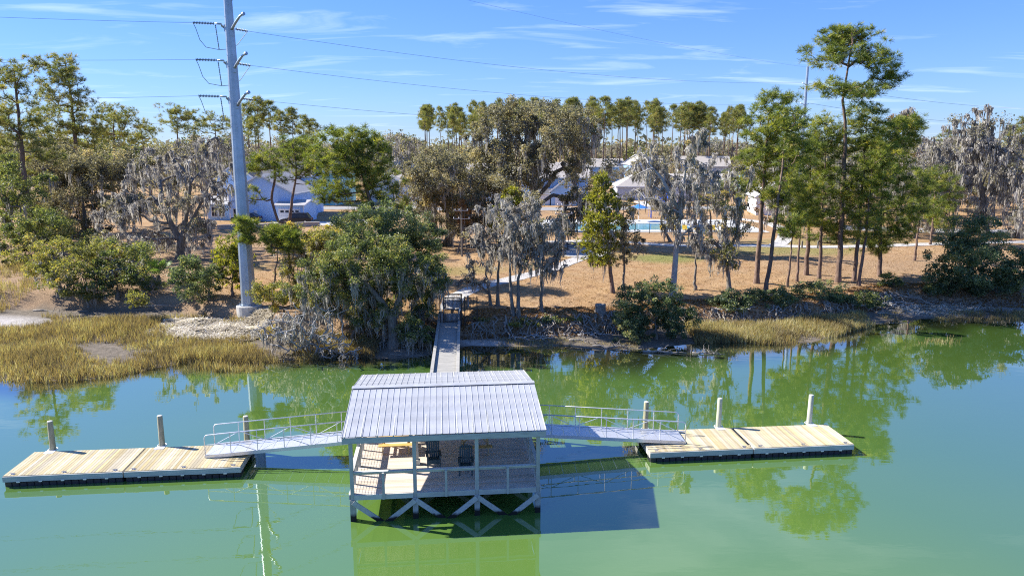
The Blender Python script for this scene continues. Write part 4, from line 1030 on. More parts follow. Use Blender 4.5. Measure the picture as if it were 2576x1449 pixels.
# seating circle by the path
sc_ = MB(); sc_.lathe([(3.1, -.2), (3.1, .05), (3.0, .06)], 28, (8.2, 82.2, gz(8.2, 82.2))); tag(sc_.build('seating_circle', 'path_concrete'), kind='structure')
t = thing('fire_pit', 'low round stone fire pit on the seating circle', 'fire pit', (8.0, 82.4, gz(8, 82.4) + .06)); MB().lathe([(.75, 0), (.75, .45), (.55, .45), (.55, .2), (.05, .2)], 16).build('ring', 'concrete', t); MB().lathe([(.5, .2), (.4, .26), (.05, .28)], 12).build('ash_bed', 'bench_dark', t)
def bench(label, x, y, rz):
    t = thing('park_bench', label, 'bench', (x, y, gz(x, y) + .065), rz, 'benches on the seating circle')
    for k in range(4): MB().bev(-.9, .9, -.26 + k * .13, -.15 + k * .13, .42, .46, .003).build('seat_slat', 'bench_dark', t)
    for k in range(3): MB().bev(-.9, .9, .28, .31, .55 + k * .14, .66 + k * .14, .003).build('back_slat', 'bench_dark', t)
    for s in (-.8, .8):
        MB().box(s - .03, s + .03, -.24, -.18, 0, .42).build('leg', 'bench_dark', t); MB().box(s - .03, s + .03, .22, .28, 0, .95).build('leg', 'bench_dark', t); MB().box(s - .03, s + .03, -.24, .28, .60, .64).build('armrest', 'bench_dark', t)
bench('dark slatted bench at the right of the seating circle', 9.9, 81.6, R(-70)); bench('dark slatted bench at the back of the seating circle', 7.2, 84.1, R(8))
# boundary posts far right
for k, (x, y) in enumerate([(34.6, 87.0), (36.4, 86.8)]):
    t = thing('bollard', 'short dark timber bollard beside the long path', 'bollard', (x, y, gz(x, y) - .05), 0, 'bollards by the path'); MB().lathe([(.11, 0), (.11, .85), (.06, .92)], 8).build('shaft', 'bark_oak', t)
# low garden walls in front of the blue house
def low_wall(label, x0, y0, x1, y1, h):
    t = thing('garden_wall', label, 'wall', (0, 0, gz((x0 + x1) / 2, (y0 + y1) / 2) - .1)); MB().beam((x0, y0, h / 2), (x1, y1, h / 2), .3, h).build('wall', 'shingle_tan', t); MB().beam((x0, y0, h + .03), (x1, y1, h + .03), .4, .06).build('coping', 'concrete', t)
low_wall('low brown retaining wall across the yard of the blue house', -42.5, 105.6, -29, 110.5, .7)
TREES = [
 ('pine_tree', 'tall dark pine at the left edge with open layered branches', -61.3, 93.59, [[(-0.15, 0, 8.81), (0.04, 0, 16.11), (0.25, 0, 21.57)]], [(0.07, 20.15, 2.28, 2.13, 24), (-0.7, 16.11, 3.8, 2.79, 38), (-0.06, 11.51, 4.3, 2.28, 34), (-2.41, 6.82, 3.04, 2.79, 28), (1.96, 13.7, 2.53, 1.77, 14)], 0.42, 'pinefar', {}),
 ('pine_tree', 'tall dark pine second from the left edge with a dense rounded top', -66.2, 112.74, [[(0.48, 0, 12.29), (0.56, 0, 19.26), (0.27, 0, 24.37)]], [(-0.05, 23.13, 3.54, 2.07, 30), (1.01, 19.54, 3.54, 2.44, 28), (2.96, 15.8, 3.36, 2.14, 22), (-2.1, 15.8, 3.66, 2.44, 24), (0.51, 12.59, 5.19, 2.2, 30)], 0.42, 'pinefar', {}),
 ('pine_tree', 'thin sparse pine right of the two tall dark pines', -72, 132, [[(1.64, 0, 9.58), (2.4, 0, 19.02)]], [(2.24, 17.46, 3.0, 1.71, 14), (5.24, 16.1, 3.0, 1.43, 11), (-0.14, 14.74, 2.0, 1.57, 8), (2.87, 13.37, 5.0, 1.43, 16)], 0.25, 'pinefar', {}),
 ('pine_tree', 'thin sparse pine above the left oak canopy', -66, 136, [[(-0.69, 0, 8.08), (-1.25, 0, 15.74)]], [(-0.77, 14.82, 2.8, 1.62, 14), (-2.74, 13.06, 2.94, 1.1, 8)], 0.22, 'pinefar', {}),
 ('pine_tree', 'bushy far pine rising behind the mossy oak top', -68, 150, [[(0.7, 0, 7.67), (1.37, 0, 18.21)]], [(1.33, 17.67, 3.9, 1.95, 26), (3.53, 15.66, 3.9, 1.62, 14)], 0.3, 'pinefar', {}),
 ('pine_tree', 'far pine with a flat crown just left of the steel pole', -64, 158, [[(1.29, 0, 7.44), (1.67, 0, 17.73)]], [(1.22, 17.32, 3.93, 1.71, 18), (4.45, 15.85, 3.08, 1.37, 10), (-1.83, 15.69, 2.39, 1.37, 8)], 0.28, 'pinefar', {}),
 ('oak_tree', 'broad green live oak with hanging moss left of the grey mossy oak', -58.3, 99.96, [[(0.14, 0, 2.71), (0.06, 0, 5.4)]], [(-2.52, 8.59, 4.87, 2.97, 50), (2.88, 9.12, 4.87, 2.81, 50), (4.57, 4.87, 4.33, 3.25, 42), (-0.93, 3.79, 4.33, 3.25, 38), (-5.11, 4.87, 3.25, 3.25, 26), (-0.69, 1.09, 4.87, 2.16, 30)], 0.45, 'oakdusty', {'moss': 5}),
 ('oak_tree', 'dark green leafy tree at the left edge below the tall pines', -56.41, 85.2, [[(-0.25, 0, 2.8), (-0.51, 0, 5.1)]], [(-0.56, 8.29, 3.14, 2.54, 40), (-1.55, 4.19, 2.77, 2.54, 36), (1.48, 2.57, 1.84, 1.66, 16)], 0.35, 'oakgreen', {'moss': 1}),
 ('mossy_oak', 'spreading grey live oak draped in moss left of the steel pole', -36.2, 79.23, [[(0.33, 0, 2.27), (1.15, 0, 4.85), (1.83, 0, 7.83), (1.65, 0, 10.76)], [(-0.01, 0, 2.27), (-0.99, 0, 4.85), (-2.5, 0, 6.98), (-3.66, 0, 8.25)], [(0.63, 0, 2.7), (2.51, 0, 5.7), (3.99, 0, 8.25)]], [(0.05, 11.8, 4.5, 1.8, 46), (-4.38, 9.51, 4.29, 2.36, 60), (1.51, 9.09, 4.93, 3.22, 75), (5.17, 6.98, 1.89, 2.06, 14), (-6.04, 5.7, 3.0, 2.36, 32), (-0.56, 4.85, 4.72, 2.36, 46), (-4.67, 2.27, 3.22, 1.63, 24), (3.19, 3.56, 1.93, 1.93, 18), (-1.22, 2.27, 3.86, 1.71, 24), (-7.94, 3.99, 2.14, 2.14, 16)], 0.5, 'mossy', {'leaf': 0.1}),
 ('oak_shrub', 'yellowish mossy oak shrub at the marsh edge on the far left', -39.91, 63.45, [[(0.17, 0, 1.38)]], [(0.46, 3.85, 2.47, 1.44, 48), (-1.1, 2.45, 1.55, 1.3, 26), (1.82, 2.09, 2.06, 1.44, 36)], 0.2, 'oakyellow', {'moss': 1.5}),
 ('oak_shrub', 'dark mossy oak shrub between the yellowish shrub and the palmetto', -34.75, 63.32, [[(0.14, 0, 1.35)]], [(-0.13, 2.05, 2.33, 1.54, 42), (-1.64, 0.99, 1.37, 0.96, 18), (1.78, 3.81, 1.71, 1.37, 20)], 0.2, 'oakgreen', {'moss': 3}),
 ('oak_shrub', 'small dark shrub left of the palmetto', -32.08, 63.23, [[(-0.08, 0, 1.0)]], [(-0.53, 1.71, 1.37, 1.23, 20), (0.6, 0.82, 0.86, 0.68, 8)], 0.12, 'oakgreen', {'moss': 1}),
 ('juniper_shrub', 'rounded green juniper shrub left of the steel pole foot', -25.84, 61.25, [[(0.1, 0, 1.34)]], [(-0.67, 2.2, 2.05, 1.72, 60), (-1.43, 1.17, 1.33, 1.06, 24)], 0.15, 'myrtle', {}),
 ('juniper_shrub', 'olive green shrub close against the steel pole', -24.08, 62.0, [[(0.05, 0, 1.57)]], [(-0.16, 2.54, 1.41, 1.95, 46), (0.6, 3.64, 0.67, 0.87, 10)], 0.15, 'cedar', {}),
 ('marsh_shrub', 'small pale green shrub at the edge of the marsh grass', -27.2, 58.6, [[(-3.25, 0, 1.08)]], [(-3.31, 1.8, 0.95, 0.63, 26)], 0.05, 'oakyellow', {}),
 ('marsh_shrub', 'low golden shrub patch at the far left edge', -52, 75, [[(-0.15, 0, -0.76)]], [(-0.04, 0.7, 1.83, 0.89, 26), (1.51, -0.01, 1.22, 0.57, 10)], 0.06, 'oakyellow', {}),
 ('pine_tree', 'twin-trunk umbrella pine in front of the blue house', -25.34, 81.93, [[(0.43, 0, 3.58), (0.94, 0, 6.23), (1.53, 0, 8.85), (1.54, 0, 11.44)], [(-0.75, 0, 3.76), (-1.35, 0, 6.23), (-0.8, 0, 8.85), (-0.79, 0, 10.36)]], [(-0.78, 10.58, 2.57, 1.06, 30), (1.48, 11.95, 2.44, 1.15, 32), (2.48, 10.15, 2.13, 1.42, 26), (-2.58, 9.72, 1.42, 0.71, 12), (-3.88, 6.67, 1.24, 0.98, 12), (3.27, 8.63, 1.24, 1.15, 10), (0.34, 8.85, 1.6, 0.71, 8)], 0.24, 'pine', {}),
 ('pine_tree', 'small bushy pine in front of the steel pole foot', -18.9, 56.6, [[(0.29, 0, 2.67), (0.75, 0, 5.17)]], [(-1.83, 7.03, 0.86, 0.55, 12), (-1.9, 6.04, 0.98, 0.55, 12), (0.79, 5.8, 1.29, 0.98, 34), (2.1, 6.1, 0.74, 0.67, 12)], 0.12, 'pine', {}),
 ('pine_tree', 'rounded full-crowned pine left of the centre leaning to the left', -10.69, 67.47, [[(-1.27, 0, 4.1), (-2.32, 0, 7.38), (-3.11, 0, 10.25), (-3.55, 0, 12.73)]], [(-3.84, 12.66, 2.7, 1.17, 54), (-5.13, 10.96, 2.26, 1.39, 40), (-2.11, 10.96, 2.01, 1.53, 36), (-4.06, 9.18, 3.21, 1.53, 56), (-1.13, 8.11, 1.46, 1.46, 22), (-5.87, 7.67, 1.83, 0.66, 16), (-2.0, 6.11, 2.56, 1.61, 36)], 0.3, 'pine', {}),
 ('evergreen_tree', 'dark evergreen tree right behind the bank oak, left of the walkway', -7.8, 57.2, [[(-0.15, 0, 2.55), (-0.23, 0, 5.39)]], [(-0.97, 6.64, 2.1, 1.61, 56), (0.69, 4.92, 1.49, 1.8, 44), (1.33, 2.55, 1.24, 1.55, 34), (-1.65, 4.92, 1.98, 1.8, 48), (-4.26, 5.86, 2.04, 1.24, 40), (-3.09, 3.82, 1.7, 1.55, 34), (-3.28, 7.1, 1.73, 1.11, 28)], 0.25, 'myrtle', {}),
 ('oak_tree', 'large leafy live oak leaning over the water left of the walkway', -8.33, 50.28, [[(-0.14, 0, 1.96), (-0.85, 0, 3.24), (-1.72, 0, 4.38), (-2.93, 0, 5.22)], [(-0.04, 0, 2.25), (0.62, 0, 3.95), (0.79, 0, 5.08)]], [(-2.33, 6.47, 2.5, 1.58, 60), (-4.73, 5.08, 2.18, 1.36, 44), (-0.74, 4.8, 1.96, 1.58, 56), (-3.85, 3.16, 2.18, 1.2, 44), (-1.69, 1.62, 1.8, 1.2, 40), (1.7, 2.82, 1.58, 1.69, 50), (1.66, 0.95, 1.25, 1.03, 28), (0.42, 6.47, 1.63, 1.36, 36), (-2.85, 0.52, 1.58, 0.82, 22), (2.72, 4.8, 1.14, 1.52, 30), (-1.63, 3.1, 1.9, 1.63, 40)], 0.42, 'oakgreen', {'moss': 6}),
 ('oak_tree', 'yellow-green oak with pale moss above the grey brush', -19.0, 64.5, [[(1.05, 0, 0.82), (1.08, 0, 2.61)]], [(-0.24, 4.31, 2.65, 1.26, 54), (2.15, 2.97, 2.3, 1.68, 50), (0.14, 1.54, 2.09, 1.26, 28), (4.7, 4.91, 2.3, 1.26, 36), (3.6, 3.68, 2.09, 1.4, 30)], 0.22, 'oakyellow', {'moss': 5}),
 ('oak_tree', 'yellow-leaved oak sapling in front of the leaning bank oak', -11.6, 50.6, [[(0.83, 0, 1.92), (0.48, 0, 3.65)]], [(-0.59, 4.78, 1.48, 0.88, 22), (-2.03, 3.79, 1.26, 0.82, 18), (3.87, 5.06, 0.99, 0.99, 14)], 0.12, 'oakyellow', {'moss': 3}),
 ('oak_shrub', 'yellow-green bush between the steel pole foot and the bank oak', -17.6, 55.2, [[(0.01, 0, 1.33)]], [(-0.61, 2.2, 1.49, 1.14, 54), (1.35, 1.79, 1.55, 0.96, 40)], 0.12, 'oakyellow', {}),
 ('dead_brush', 'tangle of leafless grey branches at the water edge below the bank oak', -13.6, 48.7, [[(0.46, 0, 1.3)]], [(-2.49, 2.0, 1.58, 0.9, 80), (-0.16, 2.42, 2.37, 1.26, 150), (1.53, 0.96, 1.45, 0.79, 70), (-1.32, 1.16, 1.84, 0.69, 60)], 0.1, 'brush', {'moss': 1.2}),
 ('dead_brush', 'grey drooping shrub at the foot of the walkway', -6.6, 50.6, [[(0.19, 0, -0.34)]], [(0.2, 0.02, 1.15, 0.55, 40)], 0.05, 'brush', {'moss': 3}),
 ('giant_oak', 'giant spreading live oak with heavy dark limbs and hanging moss', 2.31, 90.1, [[(0.13, 0, 2.65), (0.46, 0, 5.57), (0.44, 0, 8.45), (-0.06, 0, 11.29)], [(0.61, 0, 4.6), (2.63, 0, 6.05), (5.07, 0, 5.57)], [(-0.02, 0, 3.63), (-2.21, 0, 5.57), (-4.15, 0, 7.01)], [(0.7, 0, 5.57), (2.61, 0, 7.97), (3.55, 0, 10.35)]], [(-0.31, 15.03, 5.27, 2.24, 80), (-4.12, 12.94, 3.66, 2.68, 46), (3.98, 13.64, 3.8, 2.68, 56), (2.59, 10.35, 5.27, 2.68, 66), (-2.21, 8.93, 4.29, 2.93, 52), (6.47, 8.45, 1.85, 3.02, 28), (5.07, 4.99, 2.44, 1.66, 20), (3.65, 2.65, 2.44, 1.46, 16)], 0.75, 'oakdusty', {'moss': 5}),
 ('oak_tree', 'broad dusty-green live oak left of the giant oak', -7.92, 90.84, [[(0.13, 0, 2.08), (-0.07, 0, 4.54), (0.21, 0, 6.97)], [(0.4, 0, 3.07), (2.64, 0, 6.0)]], [(-0.73, 8.9, 3.83, 3.05, 60), (-3.31, 6.25, 2.75, 3.54, 44), (1.15, 4.54, 3.83, 2.7, 44), (3.65, 9.38, 4.18, 3.05, 62), (-1.34, 2.33, 3.24, 1.97, 30), (-4.04, 2.58, 2.16, 2.16, 18)], 0.5, 'oakdusty', {'moss': 4}),
 ('mossy_tree', 'slim mossy tree with a low sweeping bough right of the gate', -1.7, 57.85, [[(-0.3, 0, 2.21), (-0.39, 0, 4.14)], [(-0.09, 0, 0.91), (-0.94, 0, 1.82), (-2.21, 0, 2.21)]], [(-0.76, 5.41, 1.63, 1.57, 26), (-1.09, 3.24, 1.38, 0.75, 14), (-1.74, 2.21, 1.25, 0.38, 12)], 0.13, 'mossy', {'leaf': 0.1}),
 ('mossy_tree', 'slim mossy tree second from the gate', -1.15, 57.64, [[(0.04, 0, 2.59), (0.21, 0, 5.46)]], [(0.34, 7.02, 1.87, 1.81, 30), (-0.2, 4.98, 1.5, 1.06, 14)], 0.15, 'mossy', {'leaf': 0.15}),
 ('mossy_tree', 'mossy tree with a leaning trunk, left of a close pair', 0.09, 55.07, [[(-0.24, 0, 2.89), (-0.18, 0, 5.94)]], [(0.27, 8.03, 1.97, 1.67, 34), (-0.18, 5.33, 1.61, 1.25, 24)], 0.16, 'mossy', {'leaf': 0.1}),
 ('mossy_tree', 'upright mossy tree, right of a close pair', 0.49, 54.97, [[(-0.01, 0, 2.92), (0.41, 0, 6.26)]], [(0.91, 7.46, 1.96, 1.84, 34), (0.41, 4.75, 1.61, 1.25, 22)], 0.16, 'mossy', {'leaf': 0.1}),
 ('mossy_tree', 'lone upright mossy tree right of the close pair', 2.31, 56.22, [[(-0.02, 0, 2.62), (0.08, 0, 5.73)]], [(0.34, 6.96, 1.58, 1.89, 30), (0.39, 4.5, 1.46, 1.52, 24), (1.2, 3.88, 0.91, 1.16, 12)], 0.14, 'mossy', {'leaf': 0.12}),
 ('cedar_tree', 'yellow-green cedar poking out above the mossy trees', -0.8, 84, [[(0.34, 0, 3.29), (0.66, 0, 7.13)]], [(0.75, 6.23, 0.91, 1.18, 16), (0.25, 4.2, 1.91, 1.27, 30), (-0.02, 2.47, 2.09, 0.82, 20)], 0.15, 'cedar', {}),
 ('rust_tree', 'small rusty brown tree left of the yellow-green cedar', -6.3, 84.5, [[(0.81, 0, 3.24), (0.84, 0, 5.74)]], [(0.82, 4.61, 1.19, 1.46, 18)], 0.1, 'rust', {}),
 ('cedar_tree', 'tall conical yellow-green cedar on the open lawn', 8.68, 62.15, [[(-0.39, 0, 3.05), (-0.82, 0, 6.79), (-1.13, 0, 10.11)]], [(-1.11, 9.29, 0.67, 0.94, 24), (-1.08, 7.86, 1.21, 0.94, 40), (-1.2, 6.18, 1.55, 1.08, 56), (-1.34, 4.49, 1.55, 1.08, 52), (-1.3, 2.98, 1.28, 0.74, 24)], 0.18, 'cedar', {'moss': 0.6}),
 ('oak_tree', 'dark thin tree close right of the conical cedar', 9.79, 62.93, [[(-0.09, 0, 3.26), (-0.31, 0, 8.39)]], [(-0.03, 7.03, 1.12, 1.23, 22), (0.27, 4.92, 1.23, 1.23, 26), (-0.44, 3.26, 1.29, 0.75, 14)], 0.11, 'oakdusty', {'moss': 1}),
 ('oak_tree', 'mossy yellow-green oak below the limbs of the grey mossy oak', -39.5, 70.5, [[(2.05, 0, 0.58), (1.83, 0, 2.14)]], [(1.49, 2.61, 2.37, 1.3, 40), (-0.36, 1.56, 1.6, 1.07, 22), (4.19, 2.72, 1.6, 1.07, 20), (1.32, 0.97, 2.29, 0.95, 18)], 0.2, 'oakyellow', {'moss': 5}),
 ('oak_tree', 'dark leafy tree filling the gap below the tall left pines', -58, 82, [[(6.55, 0, 1.88), (6.54, 0, 3.66)]], [(6.54, 3.66, 2.75, 2.22, 44), (3.46, 2.1, 2.66, 1.77, 34), (9.06, 2.33, 2.0, 1.69, 22)], 0.25, 'oakgreen', {'moss': 1.5}),
 ('oak_tree', 'dusty green oak filling the gap between the two big dusty oaks', -4.2, 88, [[(0.71, 0, 1.92), (1.21, 0, 4.77)]], [(0.73, 4.77, 2.95, 2.19, 44), (2.88, 6.66, 2.38, 2.1, 30), (-0.95, 2.63, 1.9, 1.24, 14)], 0.3, 'oakdusty', {'moss': 5}),
 ('mossy_tree', 'pale-trunked mossy tree leaning right behind the bank bush', 13.63, 61.06, [[(0.12, 0, 3.68), (0.27, 0, 6.36), (0.5, 0, 9.96), (0.9, 0, 13.33)], [(0.37, 0, 7.02), (-1.3, 0, 9.96), (-2.49, 0, 11.25)]], [(1.07, 13.17, 1.06, 1.32, 18), (-0.55, 11.57, 2.51, 1.78, 44), (1.31, 10.28, 1.98, 1.72, 34), (-2.14, 10.61, 1.72, 2.05, 32), (-0.74, 8.33, 1.85, 1.52, 24), (0.83, 6.36, 2.05, 1.52, 24)], 0.27, 'mossypale', {'leaf': 0.12}),
 ('mossy_tree', 'short thin mossy trunk between two larger mossy trees', 16.2, 63.72, [[(-0.1, 0, 2.81), (-0.04, 0, 4.56)]], [(0.25, 4.28, 1.38, 1.1, 16)], 0.13, 'mossy', {'leaf': 0.1}),
 ('mossy_tree', 'crooked mossy tree with golden leaves low on its trunk', 19.16, 63.5, [[(-0.31, 0, 2.51), (0.24, 0, 4.96), (0.74, 0, 8.05), (1.3, 0, 10.08)], [(-0.01, 0, 3.21), (-1.47, 0, 4.61)]], [(0.35, 10.08, 1.31, 1.24, 16), (-0.56, 8.05, 1.92, 1.58, 24), (-1.47, 4.61, 1.58, 1.51, 20), (-0.62, 3.04, 1.72, 0.96, 18)], 0.2, 'mossy', {'leaf': 0.45, 'leafmat': 'oak_yellow'}),
 ('pine_tree', 'straight pine at the left of the right grove', 22.5, 66.45, [[(0.04, 0, 5.61), (0.06, 0, 11.28), (0.26, 0, 16.27)]], [(0.27, 16.17, 1.73, 0.93, 24), (-0.3, 14.12, 1.91, 1.29, 32), (-0.67, 11.7, 1.55, 1.65, 32), (1.56, 13.71, 1.55, 1.98, 32), (1.35, 10.58, 2.01, 1.65, 36), (-0.69, 9.18, 1.37, 1.29, 16)], 0.25, 'pine', {}),
 ('pine_tree', 'pine leaning right, second trunk of the right grove', 22.12, 62.82, [[(0.34, 0, 4.77), (0.67, 0, 9.85), (0.83, 0, 14.61)]], [(1.02, 14.71, 1.29, 1.09, 18), (1.67, 12.17, 1.46, 1.56, 28), (1.56, 9.18, 1.63, 1.22, 24), (0.28, 8.18, 1.29, 0.95, 12), (1.27, 6.14, 1.36, 1.16, 14)], 0.2, 'pine', {}),
 ('pine_tree', 'thin young pine right of the leaning pine', 24.92, 65.34, [[(0.14, 0, 2.94), (0.14, 0, 6.33)]], [(0.24, 6.51, 1.17, 1.27, 18), (-0.16, 4.74, 0.85, 0.78, 8)], 0.12, 'pine', {}),
 ('pine_tree', 'thin pine with dark low crown behind the young pine', 26.73, 67.75, [[(-0.04, 0, 4.01), (-0.15, 0, 8.4)]], [(-0.08, 8.4, 1.54, 1.54, 22), (0.45, 6.22, 1.39, 1.32, 18)], 0.13, 'pine', {}),
 ('pine_tree', 'thick reddish pine trunk in the middle of the right grove', 28.75, 70.73, [[(-0.12, 0, 5.09), (-0.49, 0, 13.35)]], [(-0.41, 13.72, 1.65, 1.53, 24), (0.11, 10.39, 1.84, 1.76, 28), (-0.54, 8.06, 1.65, 1.38, 20), (0.65, 5.09, 1.84, 1.38, 20)], 0.23, 'pine', {}),
 ('pine_tree', 'dark crowned pine left of the tallest pine', 29.16, 68.66, [[(-0.14, 0, 5.41), (-0.35, 0, 12.53)]], [(-0.3, 12.78, 1.6, 1.67, 26), (0.2, 9.46, 1.78, 1.71, 26), (0.22, 6.52, 1.6, 1.56, 20), (1.5, 4.47, 1.71, 1.11, 14)], 0.19, 'pine', {}),
 ('pine_tree', 'tallest pine of the scene with a domed top above the right grove', 30.61, 67.82, [[(-0.22, 0, 7.76), (-0.46, 0, 13.83), (-0.98, 0, 16.62), (-0.67, 0, 20.38), (-0.44, 0, 22.56)]], [(-0.42, 22.33, 2.42, 0.88, 46), (-2.4, 20.78, 2.02, 1.17, 28), (0.09, 20.55, 2.75, 0.95, 28), (2.02, 19.43, 1.69, 0.95, 20), (1.76, 17.72, 2.06, 0.73, 20), (-2.5, 17.72, 1.69, 0.81, 16), (-0.66, 16.96, 2.06, 0.81, 14), (2.98, 18.68, 0.88, 0.59, 9)], 0.27, 'pine', {}),
 ('pine_tree', 'bright green pine right of the tallest trunk', 32.42, 68.51, [[(0.07, 0, 6.26), (-0.17, 0, 14.93)]], [(-0.2, 15.28, 1.78, 1.33, 26), (-1.1, 13.15, 2.08, 1.71, 34), (0.78, 12.44, 1.78, 2.04, 34), (-0.08, 9.92, 2.08, 1.71, 32), (-1.35, 7.73, 1.85, 1.63, 26), (0.0, 4.96, 1.78, 1.19, 16)], 0.2, 'pine', {}),
 ('pine_tree', 'pine with a trunk leaning right near the bank roots', 31.89, 66.38, [[(0.26, 0, 4.38), (0.24, 0, 11.15)]], [(0.8, 10.8, 1.72, 1.98, 30), (0.36, 7.97, 1.87, 1.65, 28), (-0.16, 5.82, 1.36, 1.29, 14)], 0.16, 'pine', {}),
 ('pine_tree', 'broad dark pine at the right end of the grove', 35.89, 70.6, [[(-0.5, 0, 6.05), (-1.03, 0, 13.53)]], [(0.05, 13.97, 2.14, 1.53, 32), (1.18, 14.62, 1.22, 1.15, 16), (-0.36, 11.32, 2.14, 2.1, 36), (0.99, 8.33, 1.83, 2.1, 28), (-0.23, 5.29, 2.14, 2.22, 34), (-0.78, 2.97, 1.68, 1.07, 16), (1.68, 5.29, 1.53, 1.91, 18)], 0.22, 'pine', {}),
 ('pine_tree', 'small pine right of the grove, left of three', 43.53, 78.59, [[(0.08, 0, 4.14), (-0.04, 0, 9.19)]], [(0.39, 8.36, 1.4, 1.53, 20), (-0.19, 5.84, 1.4, 1.19, 14)], 0.13, 'pine', {}),
 ('pine_tree', 'small pine right of the grove, middle of three', 51.41, 89.67, [[(-0.01, 0, 3.71), (-0.2, 0, 8.51)]], [(-0.15, 8.03, 1.84, 1.36, 18), (-0.02, 4.68, 2.09, 1.75, 22)], 0.14, 'pine', {}),
 ('pine_tree', 'small pine right of the grove, right of three', 54.62, 91.4, [[(-0.25, 0, 3.53), (-0.54, 0, 6.96)]], [(-0.49, 6.47, 1.63, 1.58, 16), (-0.59, 3.04, 1.63, 1.38, 14)], 0.14, 'pine', {}),
 ('mossy_oak', 'large grey moss-hung oak with a broken top on the far right', 65.35, 100.87, [[(-1.27, 0, 5.88), (-3.47, 0, 10.68), (-2.37, 0, 14.88), (-1.88, 0, 17.36)], [(-0.74, 0, 3.72), (1.17, 0, 8.03), (2.24, 0, 10.15)], [(-1.34, 0, 6.42), (-0.31, 0, 11.21)]], [(-2.49, 15.81, 2.4, 1.86, 16), (-4.22, 12.53, 4.15, 2.84, 46), (-0.38, 11.74, 4.15, 3.38, 50), (-5.64, 8.56, 4.15, 3.38, 44), (-0.86, 6.96, 4.69, 3.38, 50), (2.72, 6.42, 2.84, 3.82, 34), (-2.54, 2.9, 3.6, 2.29, 28)], 0.5, 'mossy', {'leaf': 0.06}),
 ('mossy_oak', 'grey moss-hung oak left of the large broken-topped oak', 58, 101, [[(-0.22, 0, 3.71), (-0.86, 0, 8.02)]], [(-1.96, 10.68, 4.04, 2.95, 44), (0.4, 6.41, 3.5, 3.39, 40), (-3.24, 7.48, 2.95, 3.39, 30), (-1.61, 2.34, 2.73, 2.4, 20)], 0.35, 'mossy', {'leaf': 0.12}),
 ('mossy_oak', 'grey moss-hung oak at the right edge of the view', 66.5, 96, [[(-0.34, 0, 4.12), (-0.88, 0, 8.22)]], [(-1.74, 12.75, 2.91, 2.81, 34), (-0.3, 7.71, 3.32, 3.64, 44), (-0.17, 2.82, 2.91, 2.6, 28)], 0.35, 'mossy', {'leaf': 0.12}),
 ('mossy_oak', 'brownish bare crowned tree behind the right pine grove', 62, 118, [[(-0.67, 0, 6.72), (-1.42, 0, 14.15)]], [(-1.51, 16.28, 2.94, 1.92, 18), (0.21, 11.69, 3.19, 3.19, 26), (-1.87, 7.35, 3.19, 3.19, 22)], 0.3, 'mossy', {'leaf': 0.3, 'leafmat': 'rust_leaf'}),
 ('oak_shrub', 'dark green wax myrtle thicket at the right bank, left half', 37.8, 65.3, [[(2.13, 0, 1.41)]], [(1.92, 3.23, 2.33, 1.94, 80), (0.62, 1.41, 1.63, 1.27, 40)], 0.12, 'myrtle', {}),
 ('oak_shrub', 'dark green wax myrtle thicket at the right bank, right half', 43.8, 65.2, [[(-0.39, 0, 1.65)]], [(-1.1, 4.46, 2.68, 1.94, 95), (1.17, 2.01, 2.12, 2.12, 70), (-1.5, 1.28, 1.98, 1.48, 50)], 0.12, 'myrtle', {}),
 ('bank_bush', 'large wax myrtle bush overhanging the water right of the walkway', 10.71, 52.96, [[(-0.12, 0, 1.58)]], [(-1.57, 2.79, 1.38, 1.2, 60), (0.18, 3.03, 1.6, 1.32, 80), (1.47, 1.58, 1.49, 1.15, 60), (-2.11, 1.22, 1.2, 1.03, 44), (-0.32, 0.74, 1.6, 0.8, 44)], 0.14, 'myrtle', {}),
 ('bank_bush', 'low bank bush right of the large wax myrtle', 17.6, 58.4, [[(0.16, 0, -0.53)]], [(0.23, 0.37, 1.58, 0.88, 50)], 0.06, 'myrtle', {}),
 ('bank_bush', 'low wide bank bush below the leaning pine', 21.6, 59.4, [[(-0.11, 0, -0.76)]], [(-0.02, 0.35, 2.12, 0.96, 70), (-1.64, -0.05, 1.16, 0.64, 24)], 0.06, 'myrtle', {}),
 ('bank_bush', 'low bank bush below the tallest pine', 26.8, 61.3, [[(-0.06, 0, -0.83)]], [(-0.49, 0.31, 2.26, 1.06, 72), (1.35, -0.24, 1.46, 0.8, 34), (-2.3, -0.49, 1.33, 0.6, 22)], 0.06, 'myrtle', {}),
 ('bank_bush', 'small bank bush at the right end of the rooty bank', 30.3, 62.2, [[(0.19, 0, -0.68)]], [(0.12, 0.1, 1.68, 0.81, 46)], 0.05, 'oakgreen', {}),
 ('bank_bush', 'small grey-green bush above the driftwood on the right', 34.6, 66.2, [[(0.36, 0, -0.1)]], [(0.29, 0.61, 1.0, 0.64, 24)], 0.05, 'oakgreen', {}),
 ('bank_bush', 'scrubby low bush at the foot of the close pair of mossy trees', 0.6, 54.4, [[(0.13, 0, -0.38)]], [(0.13, -0.07, 1.24, 0.38, 26)], 0.04, 'oakyellow', {}),
 ('bank_bush', 'scrubby low bush on the bank left of the stump', 4.9, 55.0, [[(-0.25, 0, -0.5)]], [(-0.25, -0.22, 1.07, 0.3, 20)], 0.04, 'oakyellow', {}),
 ('mossy_tree', 'mossy grey tree behind the leaning pale-trunked tree', 24, 82, [[(-1.6, 0, 1.77), (-2.05, 0, 6.21)]], [(-1.97, 8.83, 2.66, 2.66, 32), (-2.65, 4.89, 2.44, 2.22, 24), (0.08, 3.55, 1.77, 1.77, 14)], 0.2, 'mossy', {'leaf': 0.2}),
